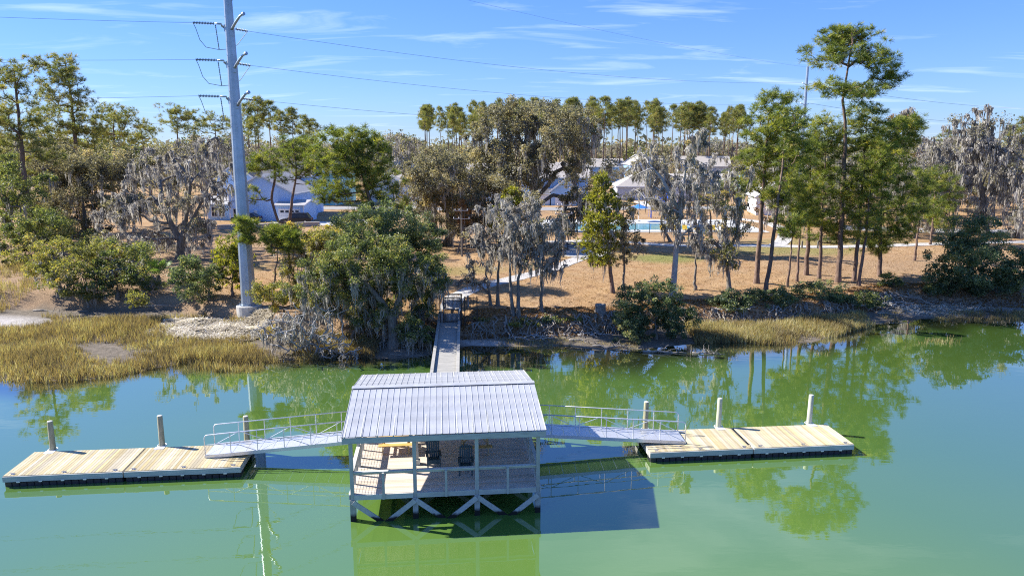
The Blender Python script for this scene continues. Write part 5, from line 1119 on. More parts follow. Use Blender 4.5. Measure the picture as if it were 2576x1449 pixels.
 ('mossy_tree', 'mossy grey tree just left of the pool fence end', 20, 92, [[(-1.21, 0, 2.46), (-1.36, 0, 6.42)]], [(-1.68, 8.37, 2.74, 2.74, 28), (-0.08, 5.43, 2.49, 1.99, 18)], 0.18, 'mossy', {'leaf': 0.2}),
 ('mossy_tree', 'grey mossy tree deep behind the straight pine', 36, 96, [[(0.26, 0, 2.04), (-0.08, 0, 6.69)]], [(-0.15, 7.71, 2.86, 2.6, 26), (-1.19, 4.12, 2.6, 2.08, 18), (2.44, 4.12, 2.34, 1.87, 14)], 0.2, 'mossy', {'leaf': 0.3, 'leafmat': 'rust_leaf'}),
 ('mossy_tree', 'grey mossy tree deep behind the tallest pine', 47, 99, [[(-0.22, 0, 1.73), (-0.6, 0, 5.99)]], [(-1.28, 7.57, 3.21, 2.68, 28), (1.14, 4.4, 2.68, 2.46, 20), (-3.08, 3.87, 2.14, 2.14, 14)], 0.2, 'mossy', {'leaf': 0.3}),
 ('mossy_tree', 'grey mossy tree deep behind the right end of the grove', 53, 96, [[(-0.35, 0, 2.04), (-0.84, 0, 6.69)]], [(-1.46, 7.71, 2.6, 2.86, 28), (0.0, 3.6, 2.29, 2.08, 16)], 0.2, 'mossy', {'leaf': 0.25}),
 ('oak_tree', 'dusty olive tree beyond the path behind the grove', 42, 112, [[(0.13, 0, 2.8), (-0.05, 0, 5.21)]], [(-0.3, 4.61, 3.64, 1.94, 34), (3.96, 4.01, 3.03, 1.58, 24)], 0.2, 'oakdusty', {'moss': 2}),
 ('oak_tree', 'dusty golden tree beside the road behind the grove', 57, 122, [[(-0.36, 0, 3.29), (-0.54, 0, 5.25)]], [(-0.54, 5.25, 4.23, 2.11, 36), (4.11, 4.6, 3.04, 1.85, 22)], 0.2, 'oakyellow', {'moss': 1}),
 ('oak_tree', 'dusty tree beside the road right of the grove', 70, 124, [[(-0.34, 0, 2.49), (-0.63, 0, 5.14)]], [(-0.7, 5.8, 4.29, 2.68, 36), (4.03, 5.14, 3.35, 2.42, 24)], 0.2, 'oakdusty', {'moss': 3}),
 ('oak_tree', 'dusty tree at the right edge behind the moss-hung oaks', 80, 122, [[(-0.29, 0, 2.64), (-0.61, 0, 5.25)]], [(-0.78, 6.55, 4.62, 3.04, 40), (3.97, 5.25, 3.3, 3.04, 28)], 0.25, 'oakdusty', {'moss': 3}),
 ('bank_bush', 'scrubby low bush at the bank edge right of the gate', -2.2, 54.2, [[(0.21, 0, -0.71)]], [(0.21, -0.39, 0.88, 0.29, 22)], 0.04, 'oakyellow', {}),
 ('bank_bush', 'scrubby dark bush on the bank below the lone mossy tree', 3.2, 54.6, [[(-0.25, 0, -0.31)]], [(-0.26, 0.07, 0.95, 0.35, 24)], 0.04, 'myrtle', {}),
 ('dead_brush', 'dead grey brush pile on the mud right of the walkway', 1.6, 52.9, [[(-0.21, 0, -0.28)]], [(-0.21, 0.02, 1.72, 0.34, 60)], 0.05, 'brush', {}),
 ('dead_brush', 'dead grey brush pile below the stump', 6.0, 53.6, [[(-0.55, 0, -0.3)]], [(-0.41, 0.08, 1.74, 0.46, 70)], 0.05, 'brush', {}),
 ('dead_brush', 'dead grey brush along the bank below the crooked mossy tree', 17.5, 57.6, [[(-0.15, 0, -0.63)]], [(-0.01, -0.36, 1.87, 0.37, 60)], 0.05, 'brush', {}),
 ('dead_brush', 'dead grey brush at the right end of the rooty bank', 31.5, 62.6, [[(0.71, 0, -0.86)]], [(0.86, -0.57, 2.37, 0.41, 60)], 0.05, 'brush', {}),
]

# ------------------------------------------------------------------ plants: growing a skeleton towards points in the crown
def unit(a): return a / np.maximum(np.linalg.norm(a, axis=-1, keepdims=True), 1e-9)
def resample(P, step):
    P = np.asarray(P, float); out = [P[0]]
    for a, b in zip(P, P[1:]):
        k = max(1, int(np.linalg.norm(b - a) / step))
        for i in range(1, k + 1): out.append(a + (b - a) * i / k)
    return out
def grow(trunks, attr, rng, rt, rtip=.012, step=.6, lift=.25, wig=.08, bmin=0.0, bow=.1):
    """nodes, parents, radii: trunks first, then one curved branch to every attractor from the best node below it"""
    N = []; par = []
    for ti, tr in enumerate(trunks):
        pts = resample(tr, step)
        if ti == 0: N.append(pts[0]); par.append(-1); prev = 0
        else:
            A = np.array(N); prev = int(np.argmin(np.linalg.norm(A - pts[0], axis=1))); N.append(pts[0]); par.append(prev); prev = len(N) - 1
        for p in pts[1:]:
            N.append(np.asarray(p) + rng.normal(0, .03, 3) * [1, 1, 0]); par.append(prev); prev = len(N) - 1
    nt = len(N); cap = nt + len(attr) * 14 + 10
    P = np.zeros((cap, 3)); P[:nt] = np.array(N); par = par + [0] * (cap - nt); n = nt
    T = P[:nt]; low = T[:, 2] < bmin
    dtr = np.array([np.min(np.linalg.norm(T - a, axis=1)) for a in attr]); order = np.argsort(dtr)
    pen = np.zeros(cap); pen[:nt][low] = 50; tips = []
    for oi in order:
        a = attr[oi]; D = P[:n] - a; dist = np.linalg.norm(D, axis=1); hd = np.hypot(D[:, 0], D[:, 1])
        cost = dist + 1.3 * np.maximum(0, D[:, 2] + lift * hd) + pen[:n]
        j = int(np.argmin(cost)); seg = a - P[j]; L = np.linalg.norm(seg); m = max(2, min(12, int(L / step)))
        side = rng.normal(0, 1, 3); prev = j
        for k in range(1, m + 1):
            t = k / m; p = P[j] + seg * t + (side * wig * L + np.array([0, 0, bow * L])) * math.sin(math.pi * t) * .6 + (rng.normal(0, .04, 3) * min(L, 2) if k < m else 0)
            P[n] = p; par[n] = prev; prev = n; n += 1
        tips.append(prev)
    P = P[:n]; par = np.array(par[:n]); w = np.zeros(n); w[tips] = 1
    for i in range(n - 1, 0, -1): w[par[i]] += max(w[i], .3) if i >= nt or w[i] > 0 else .5
    w = np.maximum(w, .6); e = math.log(rt / rtip) / math.log(max(w[0], 2)); r = rtip * w ** e
    n0 = len(resample(trunks[0], step)); h0 = P[0, 2]; H0 = max(P[n0 - 1, 2] - h0, .1)
    r[:n0] = np.minimum(r[:n0], rt * (1 - .82 * np.clip((P[:n0, 2] - h0) / H0, 0, 1) ** 1.25))
    return P, par, r, np.array(tips), nt
def tubes(P, par, r, sides, sel):
    idx = np.nonzero(sel)[0]; idx = idx[par[idx] >= 0]
    if len(idx) == 0: return np.zeros((0, 3)), np.zeros((0, 4), int)
    A, B = P[par[idx]], P[idx]; rb = r[idx]; ra = np.minimum(r[par[idx]], rb * 1.35 + .004)
    d = unit(B - A); ref = np.where(np.abs(d[:, 2:3]) > .9, np.array([[1., 0, 0]]), np.array([[0, 0, 1.]])); u = unit(np.cross(d, ref)); v = np.cross(d, u)
    A = A - d * ra[:, None] * .3
    th = np.arange(sides) * 2 * math.pi / sides; c, s = np.cos(th), np.sin(th)
    ring = u[:, None, :] * c[None, :, None] + v[:, None, :] * s[None, :, None]
    V = np.concatenate([A[:, None, :] + ring * ra[:, None, None], B[:, None, :] + ring * rb[:, None, None]], 1).reshape(-1, 3)
    o = (np.arange(len(idx)) * 2 * sides)[:, None]; k = np.arange(sides)[None, :]
    F = np.stack([o + k, o + (k + 1) % sides, o + sides + (k + 1) % sides, o + sides + k], 2).reshape(-1, 4)
    return V, F
def join(parts):
    Vs, Fs, Ts, o = [], [], [], 0
    for p in parts:
        V, F = p[0], p[1]
        if len(V) == 0: continue
        Vs.append(V); Fs.append(F + o); o += len(V)
        if len(p) > 2: Ts.append(p[2])
    return np.concatenate(Vs), np.concatenate(Fs), (np.concatenate(Ts) if Ts else None)
def wood_mesh(P, par, r, mat, flare=True):
    r = r.copy()
    if flare:
        h = P[:, 2] - P[0, 2]; k = (np.arange(len(r)) < 6) & (h < 1.0); r[k] *= 1 + .45 * np.clip(1 - h[k], 0, 1) ** 2
    V, F, _ = join([tubes(P, par, r, 8, r > .09), tubes(P, par, r, 5, (r <= .09) & (r > .03)), tubes(P, par, r, 3, r <= .03)])
    me = np_mesh('trunk', V, F, mat); me.polygons.foreach_set('use_smooth', [True] * len(F)); return me
def ball(n, rng):
    return unit(rng.normal(0, 1, (n, 3))) * rng.random((n, 1)) ** .45
def leaves(C, rc, n, size, rng, flat=.75, asp=.55, tone0=None):
    """diamond leaves scattered round the clump centres C"""
    m = len(C) * n; ci = np.repeat(np.arange(len(C)), n)
    p = C[ci] + ball(m, rng) * np.repeat(rc, n)[:, None] * [1, 1, flat]
    nm = unit(rng.normal(0, 1, (m, 3)) + [0, 0, .7]); a = unit(np.cross(nm, rng.normal(0, 1, (m, 3)))); b = np.cross(nm, a)
    s = size * (0.45 + 1.1 * rng.random((m, 1)) ** 1.3)
    V = np.stack([p - a * s * .5, p + b * s * asp * .5 + nm * s * .08, p + a * s * .5, p - b * s * asp * .5 + nm * s * .08], 1).reshape(-1, 3)
    F = np.arange(m * 4).reshape(-1, 4)
    t = np.clip(.42 + np.repeat(rng.normal(0, .24, len(C)), n) + rng.normal(0, .2, m), 0, 1)
    return V, F, t
def tufts(C, rc, n, needles, L, w, rng, flat=.6, spread=.55):
    """bunches of long needles; every needle a slim blade"""
    m = len(C) * n; ci = np.repeat(np.arange(len(C)), n); off = ball(m, rng) * np.repeat(rc, n)[:, None] * [1, 1, flat]
    p = C[ci] + off; d0 = unit(off * .6 / np.maximum(np.repeat(rc, n)[:, None], .1) + [0, 0, .55] + rng.normal(0, .35, (m, 3)))
    p = np.repeat(p, needles, 0); d = unit(np.repeat(d0, needles, 0) + rng.normal(0, spread, (m * needles, 3))); k = len(p)
    sd = unit(np.cross(d, rng.normal(0, 1, (k, 3)))); l = L * (.7 + .5 * rng.random((k, 1)))
    V = np.stack([p - sd * w * .5, p + sd * w * .5, p + d * l + sd * w * .12, p + d * l - sd * w * .12 - np.array([0, 0, .02])], 1).reshape(-1, 3)
    t = np.clip(.45 + np.repeat(np.repeat(rng.normal(0, .14, len(C)), n), needles) + np.repeat(rng.normal(0, .2, m), needles) + rng.normal(0, .08, k), 0, 1)
    return V, np.arange(k * 4).reshape(-1, 4), t
def mosses(C, n, L, w, rng, spread=.22):
    """beards of hanging moss: each strand a tapering ribbon of three pieces"""
    m = len(C) * n; ci = np.repeat(np.arange(len(C)), n); off = rng.normal(0, spread, (m, 3)) * [1, 1, .5]
    p = C[ci] + off; cl = np.repeat(.3 + .7 * rng.exponential(1.0, len(C)).clip(0, 2.4), n)
    l = L * cl * (.35 + .8 * rng.random(m)) * np.exp(-(off[:, 0] ** 2 + off[:, 1] ** 2) / (2 * (spread * 1.6) ** 2))
    az = rng.random(m) * 2 * math.pi; sd = np.stack([np.cos(az), np.sin(az), np.zeros(m)], 1)
    ww = w * (.6 + .8 * rng.random((m, 1))); rows = []
    for t, k in ((0, .5), (.3, 1.0), (.68, .7), (1, .12)):
        c = p - np.array([0, 0, 1.]) * (l * t)[:, None] + rng.normal(0, .07, (m, 3)) * [1, 1, .4] * (t > 0)
        rows += [c - sd * ww * k * .5, c + sd * ww * k * .5]
    V = np.stack(rows, 1).reshape(-1, 3); o = (np.arange(m) * 8)[:, None]
    F = np.concatenate([np.concatenate([o + 2 * j, o + 2 * j + 1, o + 2 * j + 3, o + 2 * j + 2], 1) for j in range(3)])
    tn = np.clip(.5 + np.repeat(rng.normal(0, .22, len(C)), n) + rng.normal(0, .12, m), 0, 1)
    return V, F, np.tile(tn, 3)

STYLE = dict(
    pine=dict(kind='pine', mat='needles', bark='bark_pine', lift=-.10, bmin=.45, needles=24, L=.42, w=.026, dens=1.0, bow=-.04),
    pinefar=dict(kind='pine', mat='needles_far', bark='bark_pine', lift=-.10, bmin=.35, needles=20, L=.52, w=.042, dens=1.0, bow=-.04),
    oakgreen=dict(kind='leaf', mat='oak_green', bark='bark_oak', cov=1.45, lift=.1, bmin=.12),
    oakdusty=dict(kind='leaf', mat='oak_dusty', bark='bark_oak', cov=1.35, lift=.1, bmin=.12),
    oakyellow=dict(kind='leaf', mat='oak_yellow', bark='bark_oak', cov=1.4, lift=.1, bmin=.1),
    myrtle=dict(kind='leaf', mat='myrtle', bark='bark_oak', cov=1.7, lift=.1, bmin=.0),
    cedar=dict(kind='spray', mat='cedar_green', bark='bark_pine', cov=1.0, lift=-.2, bmin=.2),
    rust=dict(kind='leaf', mat='rust_leaf', bark='bark_oak', cov=.8, lift=.1, bmin=.2),
    mossy=dict(kind='moss', mat='oak_dusty', bark='bark_oak', cov=.8, lift=.0, bmin=.15),
    mossypale=dict(kind='moss', mat='oak_dusty', bark='bark_pale', cov=.8, lift=.0, bmin=.15),
    brush=dict(kind='brush', mat='oak_dusty', bark='bark_pale', cov=.1, lift=-.1, bmin=.0),
)
def plant(name, label, X, Y, trunks, blobs, rt, style, k, seed, cat=None):
    rng = np.random.default_rng(seed); S = STYLE[style]; Z = gz(X, Y)
    t = thing(name, label, cat or {'pine_tree': 'pine tree', 'dead_brush': 'brush', 'bank_bush': 'bush', 'oak_shrub': 'bush', 'juniper_shrub': 'bush', 'marsh_shrub': 'bush'}.get(name, 'tree'), (X, Y, Z - .06))
    xr = max(b[0] + b[2] for b in blobs) - min(b[0] - b[2] for b in blobs)
    A, RC = [], []
    for bi, (bx, bz, rx, rz, n) in enumerate(blobs):
        n = int(n * (1.7 if S['kind'] == 'pine' else 1.15))
        ry = min(rx * .95, max(rz * 1.5, rx * .6)); dy = rng.normal(0, .16) * xr if S['kind'] != 'pine' else rng.normal(0, .12) * xr
        if name in ('bank_bush', 'dead_brush'): dy *= .4
        if name == 'oak_tree' and Y < 52: dy = dy * .7 + .8
        rx, rz = rx * 1.08, rz * 1.08
        d = unit(rng.normal(0, 1, (n, 3))); rad = (.35 + .65 * rng.random((n, 1)) ** .5) * (1 + .17 * rng.normal(0, 1, (n, 1)))
        pts = np.array([bx, dy, bz]) + d * rad * [rx, ry, rz]
        rc = (.66 if S['kind'] == 'pine' else .66) * (4.19 * rx * ry * rz / n) ** (1 / 3)
        pts[:, 2] = np.maximum(pts[:, 2], .15 if name != 'bank_bush' else .05)
        A.append(pts); RC.append(np.full(n, rc))
    A = np.concatenate(A); RC = np.concatenate(RC) * rng.uniform(.45, 1.4, len(A))
    if S['kind'] in ('leaf', 'moss') and len(A) > 60:   # pockets of open air through the crown
        q = A / max(.9, Y / 60); ph = rng.random(3) * 6.28
        f = np.sin(q[:, 0] * 1.9 + ph[0] + 1.3 * np.sin(q[:, 2] * 1.5 + ph[1])) + np.sin(q[:, 2] * 2.3 + ph[2] + q[:, 1] * 1.7)
        kp = f > -1.02; A, RC = A[kp], RC[kp]
    zlo = A[:, 2].min(); H = max(A[:, 2].max(), 1)
    tr = [[np.array([0, 0, 0.])] + [np.array(p, float) for p in trunks[0]]] + [[np.array(p, float) for p in q] for q in trunks[1:]]
    bmin = S['bmin'] * max(p[2] for p in tr[0])
    if S['kind'] == 'pine': bmin = max(.3, min(bmin, zlo - .3))
    st = max(.28, min(.8, H / 18))
    P, par, r, tips, nt = grow(tr, A, rng, rt, .03 if S['kind'] == 'brush' else .022 if S['kind'] == 'moss' else .012 if Y < 80 else .018, st, S['lift'], .09, bmin, S.get('bow', .08))
    link('trunk', wood_mesh(P, par, r, S['bark']), t)
    px = Y / 735.0
    if S['kind'] == 'pine':
        n = max(4, int(S['dens'] * 30 * RC.mean() ** 1.2 / (S['L'] / .3) ** 1.2)); n = min(n, 44)
        n = max(4, int(n * .62)); V, F, T = tufts(A, RC, n, S['needles'], S['L'], S['w'], rng, .55, .8)
        link('crown', np_mesh('crown', V, F, S['mat'], T), t)
    elif S['kind'] in ('leaf', 'moss', 'spray', 'brush'):
        s = max(.085, 1.9 * px); lf = k.get('leaf', 1.0) if S['kind'] == 'moss' else 1.0
        n = max(3, int(S['cov'] * 3.3 * (RC ** 2).mean() / (.33 * s * s))); C, rcs = A, RC
        if lf < 1:
            sel = rng.random(len(A)) < lf; C, rcs = A[sel], RC[sel]
        if len(C) and S['kind'] != 'brush':
            if S['kind'] == 'spray':
                V, F, T = tufts(C, rcs * 1.05, max(4, int(n / 5)), 5, s * 1.9, s * .55, rng, flat=.9)
            else: V, F, T = leaves(C, rcs * 1.1, n, s, rng)
            link('crown', np_mesh('crown', V, F, k.get('leafmat', S['mat']), T), t)
    mo = k.get('moss', 0) if S['kind'] != 'moss' else 9
    if mo:
        cand = np.nonzero((np.arange(len(P)) >= nt) & (r < .12))[0]
        if S['kind'] == 'leaf':   # beards show at the underside and the fringes
            cand = cand[P[cand, 2] < np.quantile(P[cand, 2], .85)]; cand = cand[P[cand, 1] < np.quantile(P[cand, 1], .8)]
        m = int(mo * len(A) * .42); C = P[rng.choice(cand, m)] - [0, 0, .05]
        Lm = 1.0 if S['kind'] == 'moss' else 1.15
        if H < 7: Lm *= .62
        V, F, T = mosses(C, 8, Lm * max(.8, Y / 75), max(.075, 1.15 * px), rng, .13 * max(.8, Y / 75))
        tag(link('hanging_moss', np_mesh('hanging_moss', V, F, 'moss', T), t), kind='stuff')
    return t
for i, a in enumerate(TREES): plant(*a, seed=100 + i)

# palmetto
def palmetto(label, x, y, seed):
    rng = np.random.default_rng(seed); t = thing('palmetto', label, 'palm', (x, y, gz(x, y) - .05))
    MB().tube([(0, 0, 0), (.03, 0, .5), (0, .04, .9)], [.2, .22, .16], 8).build('trunk', 'bark_oak', t)
    for k in range(17):
        az = k * 2.4 + rng.normal(0, .2); el = rng.uniform(.15, 1.25); L = rng.uniform(.9, 1.3); d = Vector((math.cos(az) * math.cos(el), math.sin(az) * math.cos(el), math.sin(el)))
        c = Vector((0, 0, .85)) + d * L; m = MB(); m.tube([(0, 0, .8), tuple(c)], .015, 4); side = d.cross(Vector((0, 0, 1))).normalized(); up = side.cross(d)
        for j in range(15):
            a = -1.75 + j * .25; e = d * math.cos(a) + side * math.sin(a); q = c + e * .85 * (1 - .12 * abs(a)) + Vector((0, 0, -.22 * abs(a))) ; pdir = e.cross(up).normalized() * .045
            mid = c + e * .45 + up * .05
            m.add([c, mid - pdir, q, mid + pdir], [(0, 1, 2, 3)])
        me = m.mesh('frond', 'palm_green'); at = me.attributes.new('tone', 'FLOAT', 'FACE'); at.data.foreach_set('value', rng.random(len(me.polygons)).astype(np.float32)); link('frond', me, t)
palmetto('bright green palmetto among the dark shrubs left of the steel pole', -32.6, 66.6, 3)
palmetto('smaller palmetto half hidden behind the bright one', -34.6, 68.2, 4)

# ------------------------------------------------------------------ background trees
def far_pine(seed, h=28):
    rng = np.random.default_rng(seed); tr = [[np.array([0, 0, 0.]), np.array([rng.normal(0, .3), 0, h * .5]), np.array([rng.normal(0, .5), rng.normal(0, .3), h])]]
    n = 58; z = h * (.68 + .32 * rng.random(n) ** .75); rad = (.7 + 2.3 * np.sin(np.clip((z / h - .66) / .34, 0, 1) * math.pi) ** .8) * (.4 + .6 * rng.random(n)); az = rng.random(n) * 2 * math.pi
    A = np.stack([rad * np.cos(az), rad * np.sin(az), z], 1); A[0] = [0, 0, h]
    P, par, r, tips, nt = grow(tr, A, rng, .26, .03, 1.6, -.1, .08, h * .5, -.03)
    V, F, T = tufts(A, np.full(n, .9), 4, 16, .95, .085, rng, .5, .8)
    return wood_mesh(P, par, r, 'bark_pine', False), np_mesh('crown', V, F, 'needles_far', T)
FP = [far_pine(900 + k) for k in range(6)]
def put(meshes, x, y, s, rz, label, group, name='background_pine', cat='pine tree', names=('trunk', 'crown', 'hanging_moss')):
    t = thing(name, label, cat, (x, y, gz(x, y) - .1), rz, group); t.scale = (s[0], s[0], s[1])
    for nm, me in zip(names, meshes): link(nm, me, t)
rng = np.random.default_rng(77)
for k in range(92):
    u = k / 91; px_ = 1068 + (1862 - 1068) * u + rng.normal(0, 13); d = 262 + rng.uniform(-24, 50) - 20 * abs(u - .5)
    top = (365 - (252 + 20 * abs(2 * u - 1) ** 2 + 38 * rng.random() ** 1.6)) / 1848 * d + 14.3; s = (top - 2.2) / 28
    put(FP[k % 6], (px_ - 1288) / 1848 * d, d, (s * rng.uniform(.75, 1.25), s), rng.uniform(0, 6.28), 'tall slender pine in the row of pines far behind the giant oak', 'row of slender pines behind the houses')
for k, (px_, py_, d) in enumerate([(638, 268, 190), (662, 252, 200), (690, 262, 205), (720, 286, 196), (748, 278, 205), (778, 296, 200), (800, 305, 212), (655, 300, 185)]):
    top = (365 - py_) / 1848 * d + 14.3; s = (top - 2.2) / 28
    put(FP[(k + 2) % 6], (px_ - 1288) / 1848 * d, d, (s * 1.15, s), k * 1.3, 'tall pine in the clump right of the steel pole', 'pines right of the steel pole')
for k, (px_, py_, d) in enumerate([(2545, 300, 170), (2572, 290, 180), (2520, 320, 175), (2360, 330, 200), (20, 300, 150), (-60, 250, 140), (2650, 300, 160), (2720, 280, 165)]):
    top = (365 - py_) / 1848 * d + 14.3; s = (top - 2.2) / 28
    put(FP[(k + 1) % 6], (px_ - 1288) / 1848 * d, d, (s * 1.3, s), k * 1.7, 'tall pine standing behind the moss-hung oaks at the picture edge', 'pines behind the mossy oaks')
def far_oak(seed, mat, moss, h=14, w=6.5):
    rng = np.random.default_rng(seed); tr = [[np.array([0, 0, 0.]), np.array([.2, 0, h * .3]), np.array([rng.normal(0, .6), 0, h * .6])]]
    n = 90; d = unit(rng.normal(0, 1, (n, 3))); A = np.array([0, 0, h * .6]) + d * (.45 + .55 * rng.random((n, 1)) ** .5) * [w, w, h * .4]
    P, par, r, tips, nt = grow(tr, A, rng, .45, .04, 1.2, .1, .1, h * .15, .08)
    ms = [wood_mesh(P, par, r, 'bark_grey', False)]
    V, F, T = leaves(A, np.full(n, 1.45), 26 if not moss else 14, .62, rng); ms.append(np_mesh('crown', V, F, mat, T))
    if moss:
        cand = np.nonzero(np.arange(len(P)) >= nt)[0]; V, F, T = mosses(P[rng.choice(cand, 170)], 7, 1.9, .24, rng, .4); ms.append(np_mesh('hanging_moss', V, F, 'moss', T))
    return ms
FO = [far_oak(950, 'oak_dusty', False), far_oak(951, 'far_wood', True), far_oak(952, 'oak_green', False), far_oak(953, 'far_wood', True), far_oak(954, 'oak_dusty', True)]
rng = np.random.default_rng(78); k = 0
spots = []
for px_ in list(range(-120, 640, 46)): spots.append((px_, rng.uniform(140, 185), rng.uniform(.8, 1.15), 'left'))
for px_ in list(range(600, 1080, 60)): spots.append((px_, rng.uniform(240, 300), rng.uniform(.85, 1.2), 'mid'))
for px_ in list(range(1500, 1900, 50)): spots.append((px_, rng.uniform(300, 330), rng.uniform(.8, 1.05), 'mid'))
for px_ in list(range(1900, 2760, 52)): spots.append((px_, rng.uniform(135, 215), rng.uniform(.75, 1.05), 'right'))
for px_ in list(range(1440, 1900, 26)): spots.append((px_, rng.uniform(196, 236), rng.uniform(.30, .50), 'under'))
for px_ in list(range(1660, 2000, 34)): spots.append((px_, rng.uniform(172, 182), rng.uniform(.28, .42), 'under'))
for px_ in list(range(560, 1000, 60)): spots.append((px_, rng.uniform(190, 230), rng.uniform(.4, .75), 'under'))
spots += [(990, 215, 1.15, 'lone'), (1035, 250, 1.0, 'mid'), (1010, 262, 1.1, 'mid')]
GL = dict(left=('dusty oak in the wood behind the left pines', 'wood behind the left pines'), mid=('dusty oak in the far wood behind the houses', 'far wood behind the houses'), right=('mossy oak in the wood behind the right pines', 'wood behind the right pines'), under=('low dusty understorey tree among the far houses', 'understorey trees among the far houses'), lone=('lone dark oak standing above the far blue roof', None))
for px_, d, s, zone in spots:
    i = int(rng.integers(0, 5)) if zone != 'right' else (1, 3, 4, 0)[int(rng.integers(0, 4))]
    x = (px_ - 1288) / 1848 * d
    if zone == 'left' and -50 < x < -30: continue
    lab, grp = GL[zone]; put(FO[i], x, d, (s, s * rng.uniform(.9, 1.1)), rng.uniform(0, 6.28), lab, grp, 'background_oak', 'tree')
# the far-off wood that closes the view
rng = np.random.default_rng(79)
xs = np.concatenate([rng.uniform(-420, 420, 900), rng.uniform(-900, 900, 500)]); ys = np.concatenate([rng.uniform(330, 420, 900), rng.uniform(430, 560, 500)])
hs = rng.uniform(9, 17, len(xs)); C = np.stack([xs, ys, 2.3 + hs * .62], 1)
V, F, T = leaves(C, hs * .42, 34, 2.3, rng, .95)
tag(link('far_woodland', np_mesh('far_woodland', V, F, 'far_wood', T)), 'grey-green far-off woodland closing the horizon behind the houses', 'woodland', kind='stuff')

# ------------------------------------------------------------------ marsh grass, wrack, lawn tufts
def blades(x, y, h, w, rng, lean=.35, z=None):
    n = len(x); z = ground(x, y) - .03 if z is None else z
    p = np.stack([x, y, np.maximum(z, -.05)], 1); az = rng.random(n) * 2 * math.pi; d = np.stack([np.cos(az), np.sin(az), np.zeros(n)], 1); sd = np.stack([-d[:, 1], d[:, 0], d[:, 2]], 1)
    th = rng.random(n) * 2 * math.pi; sd = np.stack([np.cos(th), np.sin(th), np.zeros(n)], 1)
    l = lean * rng.random(n)[:, None] * h[:, None]; up = np.array([0, 0, 1.])
    m = p + up * h[:, None] * .55 + d * l * .35; e = p + up * h[:, None] + d * l
    V = np.stack([p - sd * w / 2, p + sd * w / 2, m + sd * w * .4, m - sd * w * .4, e + sd * w * .08, e - sd * w * .08], 1).reshape(-1, 3); o = (np.arange(n) * 6)[:, None]
    F = np.concatenate([np.concatenate([o, o + 1, o + 2, o + 3], 1), np.concatenate([o + 3, o + 2, o + 4, o + 5], 1)])
    return V, F
def fnoise(x, y, s, k=0):
    return .5 + .25 * (np.sin(x * s + 1.7 * np.sin(y * s * .7 + k)) + np.sin(y * s * 1.3 + 1.3 * np.sin(x * s * .9 + 2 * k)))
rng = np.random.default_rng(80)
def marsh(label, x0, x1, n, ylo, yhi, h0, h1, keep=None, seed=1, tshift=0):
    rng = np.random.default_rng(seed); nc = n // 7
    x = rng.uniform(x0, x1, nc); u = rng.random(nc); lo, hi = ylo(x), yhi(x); y = lo + (hi - lo) * u
    f = fnoise(x, y, .55, seed); ok = (f + .35 * rng.random(nc) > .40)
    if keep is not None: ok &= keep(x, y)
    x, y, f = x[ok], y[ok], f[ok]
    cl = np.repeat(np.clip(.12 + .45 * fnoise(x, y, .9, 3) + .3 * fnoise(x, y, 2.7, 5) + rng.normal(0, .2, len(x)), 0, 1), 7); hh = np.repeat(h0 + (h1 - h0) * f * (.6 + .6 * rng.random(len(x))), 7)
    x = np.repeat(x, 7) + rng.normal(0, .12, len(x) * 7); y = np.repeat(y, 7) + rng.normal(0, .12, len(y) * 7)
    V, F = blades(x, y, hh * (.45 + .7 * rng.random(len(x))), .032, rng, .6)
    T = np.clip(cl + rng.normal(0, .16, len(x)) + tshift, 0, 1)
    return tag(link('marsh_grass', np_mesh('marsh_grass', V, F, 'reeds', np.tile(T, 2))), label, 'marsh grass', kind='stuff')
sh = lambda x: _pl(SHORE, x); ft = lambda x: _pl(FOOT, x); tp_ = lambda x: _pl(TOP, x)
marsh('golden brown marsh grass spreading along the left shore', -62, -9.5, 125000, lambda x: sh(x) - .35, lambda x: np.minimum(ft(x) + .6, sh(x) + 15.5), .30, .85, lambda x, y: ~(((x + 45) / 8) ** 2 + ((y - 57.5) / 2.6) ** 2 < 1) & ~(((x + 22.5) / 4.2) ** 2 + ((y - 54.5) / 2.6) ** 2 < .9) & ~(((x + 25.6) / 2.8) ** 2 + ((y - 57) / 1.5) ** 2 < .8), 1, -.06)
marsh('golden grass behind the mudflat at the far left edge', -66, -43, 16000, lambda x: 0 * x + 60.5, lambda x: 0 * x + 75, .4, .9, None, 21, .05)
marsh('thin golden grass standing in the shallows at the left shore', -24, -16, 2600, lambda x: sh(x) - 2.2, lambda x: sh(x) + .2, .3, .7, lambda x, y: (((x + 18.6) / 2.6) ** 2 + ((y - 45.8) / 1.3) ** 2 < 1), 2)
marsh('yellow marsh grass patch on the right shore below the pines', 13.5, 29.5, 26000, lambda x: sh(x) - .3, lambda x: np.minimum(sh(x) + 4.6, ft(x) - .3), .35, .85, None, 3, .12)
marsh('small tuft of grass standing in the water off the right shore', 20, 26, 1800, lambda x: 0 * x + 48.4, lambda x: 0 * x + 50.8, .2, .5, lambda x, y: ((x - 22.6) / 1.9) ** 2 + ((y - 49.6) / .7) ** 2 < 1, 4, .1)
marsh('small reed tuft standing in the water near the right edge', 29, 36, 1300, lambda x: 0 * x + 50, lambda x: 0 * x + 55, .25, .6, lambda x, y: ((x - 31.5) / 2.0) ** 2 + ((y - 52.6) / .7) ** 2 < 1, 5, .05)
marsh('thin dark grass fringe along the far right shore', 31, 62, 9000, lambda x: sh(x) - .8, lambda x: sh(x) + 1.6, .2, .55, None, 6, -.2)
marsh('sparse grass on the mud beside the walkway', -1, 9, 1500, lambda x: sh(x) - .1, lambda x: sh(x) + 1.4, .15, .4, None, 8, .1)
